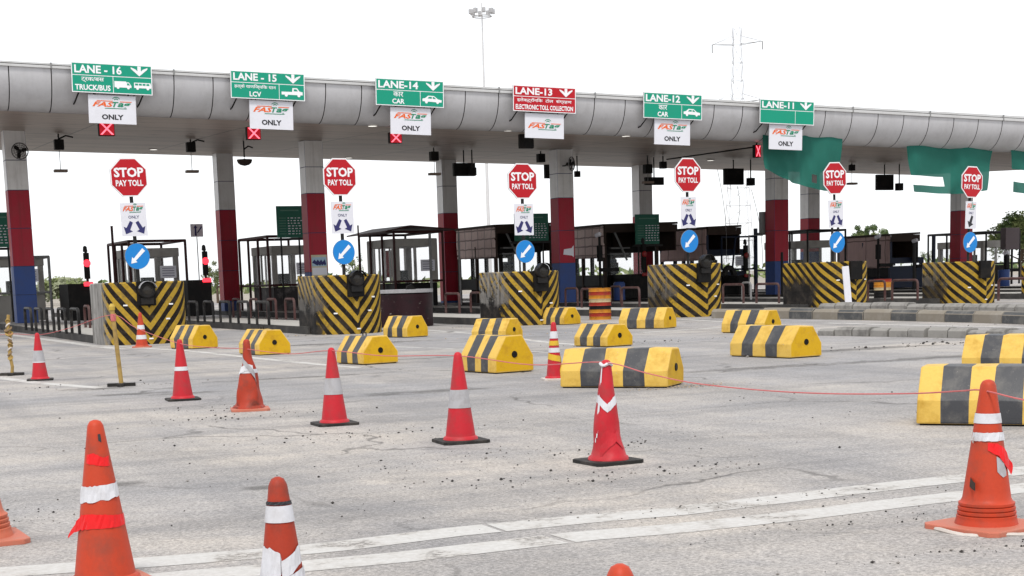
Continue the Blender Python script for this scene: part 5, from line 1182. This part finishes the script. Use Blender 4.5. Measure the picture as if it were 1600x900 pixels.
pylon(1155, 42, 330, 'faint lattice power pylon rising behind the canopy between lanes 12 and 11', paint('glare_pale_steel', (.40, .40, .42), .6, .1))  # tower colour paled to imitate fading in the glare

def tree(px, py_base_D, top, wpx, label, leaf, D, clumps=26, seed=1, trunk=True, n=90, squash=.8, leafs=1.0):
    rnd = random.Random(seed); p = PD(px, 440, D); b0 = Vector((p.x, p.y, 0)); H = ZT(b0, top); sc = F / (p.y); Wd = wpx / sc
    t = thing('tree', label, 'tree', b0, rnd.uniform(0, 6), 'trees beyond the toll plaza'); cz = H * .62; cen = []
    for k in range(clumps):
        a = rnd.uniform(0, 6.283); rr = Wd * .5 * math.sqrt(rnd.random()); z = cz + H * .38 * squash * rnd.uniform(-1, 1) * math.sqrt(max(.05, 1 - (rr / (Wd * .52)) ** 2)); cen.append(Vector((rr * math.cos(a), rr * math.sin(a), z)))
    if trunk:
        m = MB(); m.tube([(0, 0, 0), (.05 * Wd, 0, H * .25), (0, .03 * Wd, H * .5), (0, 0, H * .75)], [H * .035, H * .026, H * .018, H * .008], BARK, 8)
        for c in cen[::3]: s0 = Vector((0, 0, H * rnd.uniform(.2, .5))); m.tube([s0, s0.lerp(c, .5) + Vector((0, 0, -.04 * H)), c], [H * .012, H * .008, H * .003], BARK, 5)
        m.build('trunk', t, smooth=True)
    m = MB()
    for c in cen:
        R_ = Wd * rnd.uniform(.09, .17); mt = leaf[rnd.randrange(len(leaf))]
        for _ in range(n):
            d = Vector((rnd.gauss(0, 1), rnd.gauss(0, 1), rnd.gauss(0, .8))); d = d.normalized() * R_ * rnd.random() ** .4; q = c + d
            s_ = Wd * rnd.uniform(.016, .034) * leafs; e1 = Vector((rnd.gauss(0, 1), rnd.gauss(0, 1), rnd.gauss(0, 1))).normalized(); e2 = e1.orthogonal().normalized()
            m.add([q - e1 * s_, q + e2 * s_ * .5, q + e1 * s_, q - e2 * s_ * .5], [(0, 1, 2, 3)], mt)
    m.build('crown', t); return t
P_, M_, D_ = LEAFS
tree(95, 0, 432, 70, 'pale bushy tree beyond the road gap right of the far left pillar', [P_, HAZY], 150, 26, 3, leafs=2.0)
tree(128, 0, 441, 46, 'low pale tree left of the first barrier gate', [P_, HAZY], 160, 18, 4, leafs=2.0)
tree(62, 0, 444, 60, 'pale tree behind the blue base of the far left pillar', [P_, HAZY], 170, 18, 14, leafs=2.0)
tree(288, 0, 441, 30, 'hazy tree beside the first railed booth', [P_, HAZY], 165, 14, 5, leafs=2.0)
tree(339, 0, 403, 40, 'grey green tree showing left of the dark rear pillar', [P_, HAZY], 120, 26, 6, leafs=1.6)
tree(556, 0, 388, 46, 'olive tree seen at the right edge of the lane 15 crash block', [P_, M_], 120, 20, 16)
tree(1352, 0, 331, 42, 'sparse upright tree behind the grey brown planks', [P_, M_], 95, 24, 7, n=110, leafs=1.5)
tree(1385, 0, 352, 44, 'low pale tree right of the sparse upright one', [P_, M_], 100, 20, 8, n=110, leafs=1.5)
tree(1452, 0, 385, 30, 'small tree showing beside the open end of the boarded booth', [P_, M_], 110, 12, 9)
tree(1597, 0, 327, 100, 'broad leafy tree at the right edge behind the purplish case', [M_, P_, P_], 95, 46, 10, n=150, leafs=1.2)
tree(1700, 0, 335, 90, 'leafy tree just beyond the right edge', [M_, P_], 100, 26, 11)
# far scrub along the horizon
m = MB(); rnd = random.Random(5)
for k in range(2600):
    a = rnd.uniform(-.5, .75); Dd = rnd.uniform(240, 300); q = Vector((math.sin(a) * Dd, math.cos(a) * Dd, rnd.random() ** 1.6 * (2.2 + 2.0 * noise.noise(Vector((a * 14, 0, 0)))))); s_ = rnd.uniform(.3, .9)
    e1 = Vector((rnd.gauss(0, 1), rnd.gauss(0, .3), rnd.gauss(0, 1))).normalized(); e2 = e1.orthogonal().normalized(); m.add([q - e1 * s_, q + e2 * s_ * .6, q + e1 * s_, q - e2 * s_ * .6], [(0, 1, 2, 3)], rnd.choice(LEAFS[:2]))
o = m.build('far_scrub'); o['kind'] = 'stuff'; o['label'] = 'band of far green scrub along the horizon'; o['category'] = 'scrub'

# ------------------------------------------------------------------ loose stones and crumbs of asphalt on the road
def crumbs(name, spots, mats, label, seed):
    rnd = random.Random(seed); m = MB()
    for (px, py, su, sd_, n, s0, s1) in spots:
        c = G(px, py); n = int(n * 1.5)
        for _ in range(n):
            du, dd = rnd.gauss(0, su), rnd.gauss(0, sd_); x, y = c.x + CO * du - SI * dd, c.y + SI * du + CO * dd; s_ = .6 * (s0 + (s1 - s0) * rnd.random() ** 4)
            if y < 4: continue
            vs = []
            for (vx, vy, vz) in ((1, 0, .2), (-.2, 1, .1), (-1, .1, .2), (.1, -1, .15), (.1, .1, 1), (.0, 0, -.4)):
                j = rnd.uniform(.7, 1.25); vs.append((x + vx * s_ * j, y + vy * s_ * j, .005 + vz * s_ * .8 * j + s_ * .2))
            m.add(vs, [(0, 1, 4), (1, 2, 4), (2, 3, 4), (3, 0, 4), (1, 0, 5), (2, 1, 5), (3, 2, 5), (0, 3, 5)], rnd.choice(mats))
    o = m.build(name); o['kind'] = 'stuff'; o['label'] = label; o['category'] = 'gravel'
STD = paint('dark_stone', (.028, .026, .025), .9, .4); STG = paint('grey_stone', (.20, .185, .17), .9, .5)
crumbs('gravel', [(560, 682, .9, .35, 70, .006, .026), (790, 715, 1.0, .35, 110, .006, .024), (960, 742, .9, .25, 90, .006, .028), (390, 652, .8, .3, 50, .008, .03), (310, 640, .6, .3, 30, .008, .03), (1150, 790, .8, .2, 60, .005, .018), (1330, 815, .7, .15, 60, .005, .018),
    (1560, 856, .5, .08, 40, .005, .022), (60, 810, .25, .3, 30, .006, .02), (720, 800, 1.2, .4, 40, .004, .014), (130, 605, 1.0, .4, 40, .01, .035), (1480, 640, 1.5, .4, 40, .006, .02), (1000, 640, 3, 1.5, 60, .006, .022), (1300, 520, 3, .3, 90, .015, .05), (1520, 535, 2.5, .35, 90, .015, .06), (820, 690, 3, 1.2, 60, .006, .02)],
    [STD, STD, STD, STG], 'dark crumbs of asphalt and gravel scattered on the road', 21)
crumbs('sand_debris', [(1075, 604, .35, .12, 160, .006, .025), (1040, 608, .3, .06, 60, .006, .02), (890, 506, .6, .2, 60, .01, .05), (830, 523, 1.2, .2, 60, .01, .04), (470, 525, 1.0, .2, 50, .01, .05), (650, 515, 1.5, .2, 60, .01, .05)], [paint('sand', (.42, .33, .24), .9, .4), STG], 'sandy debris swept against the striped blocks', 22)
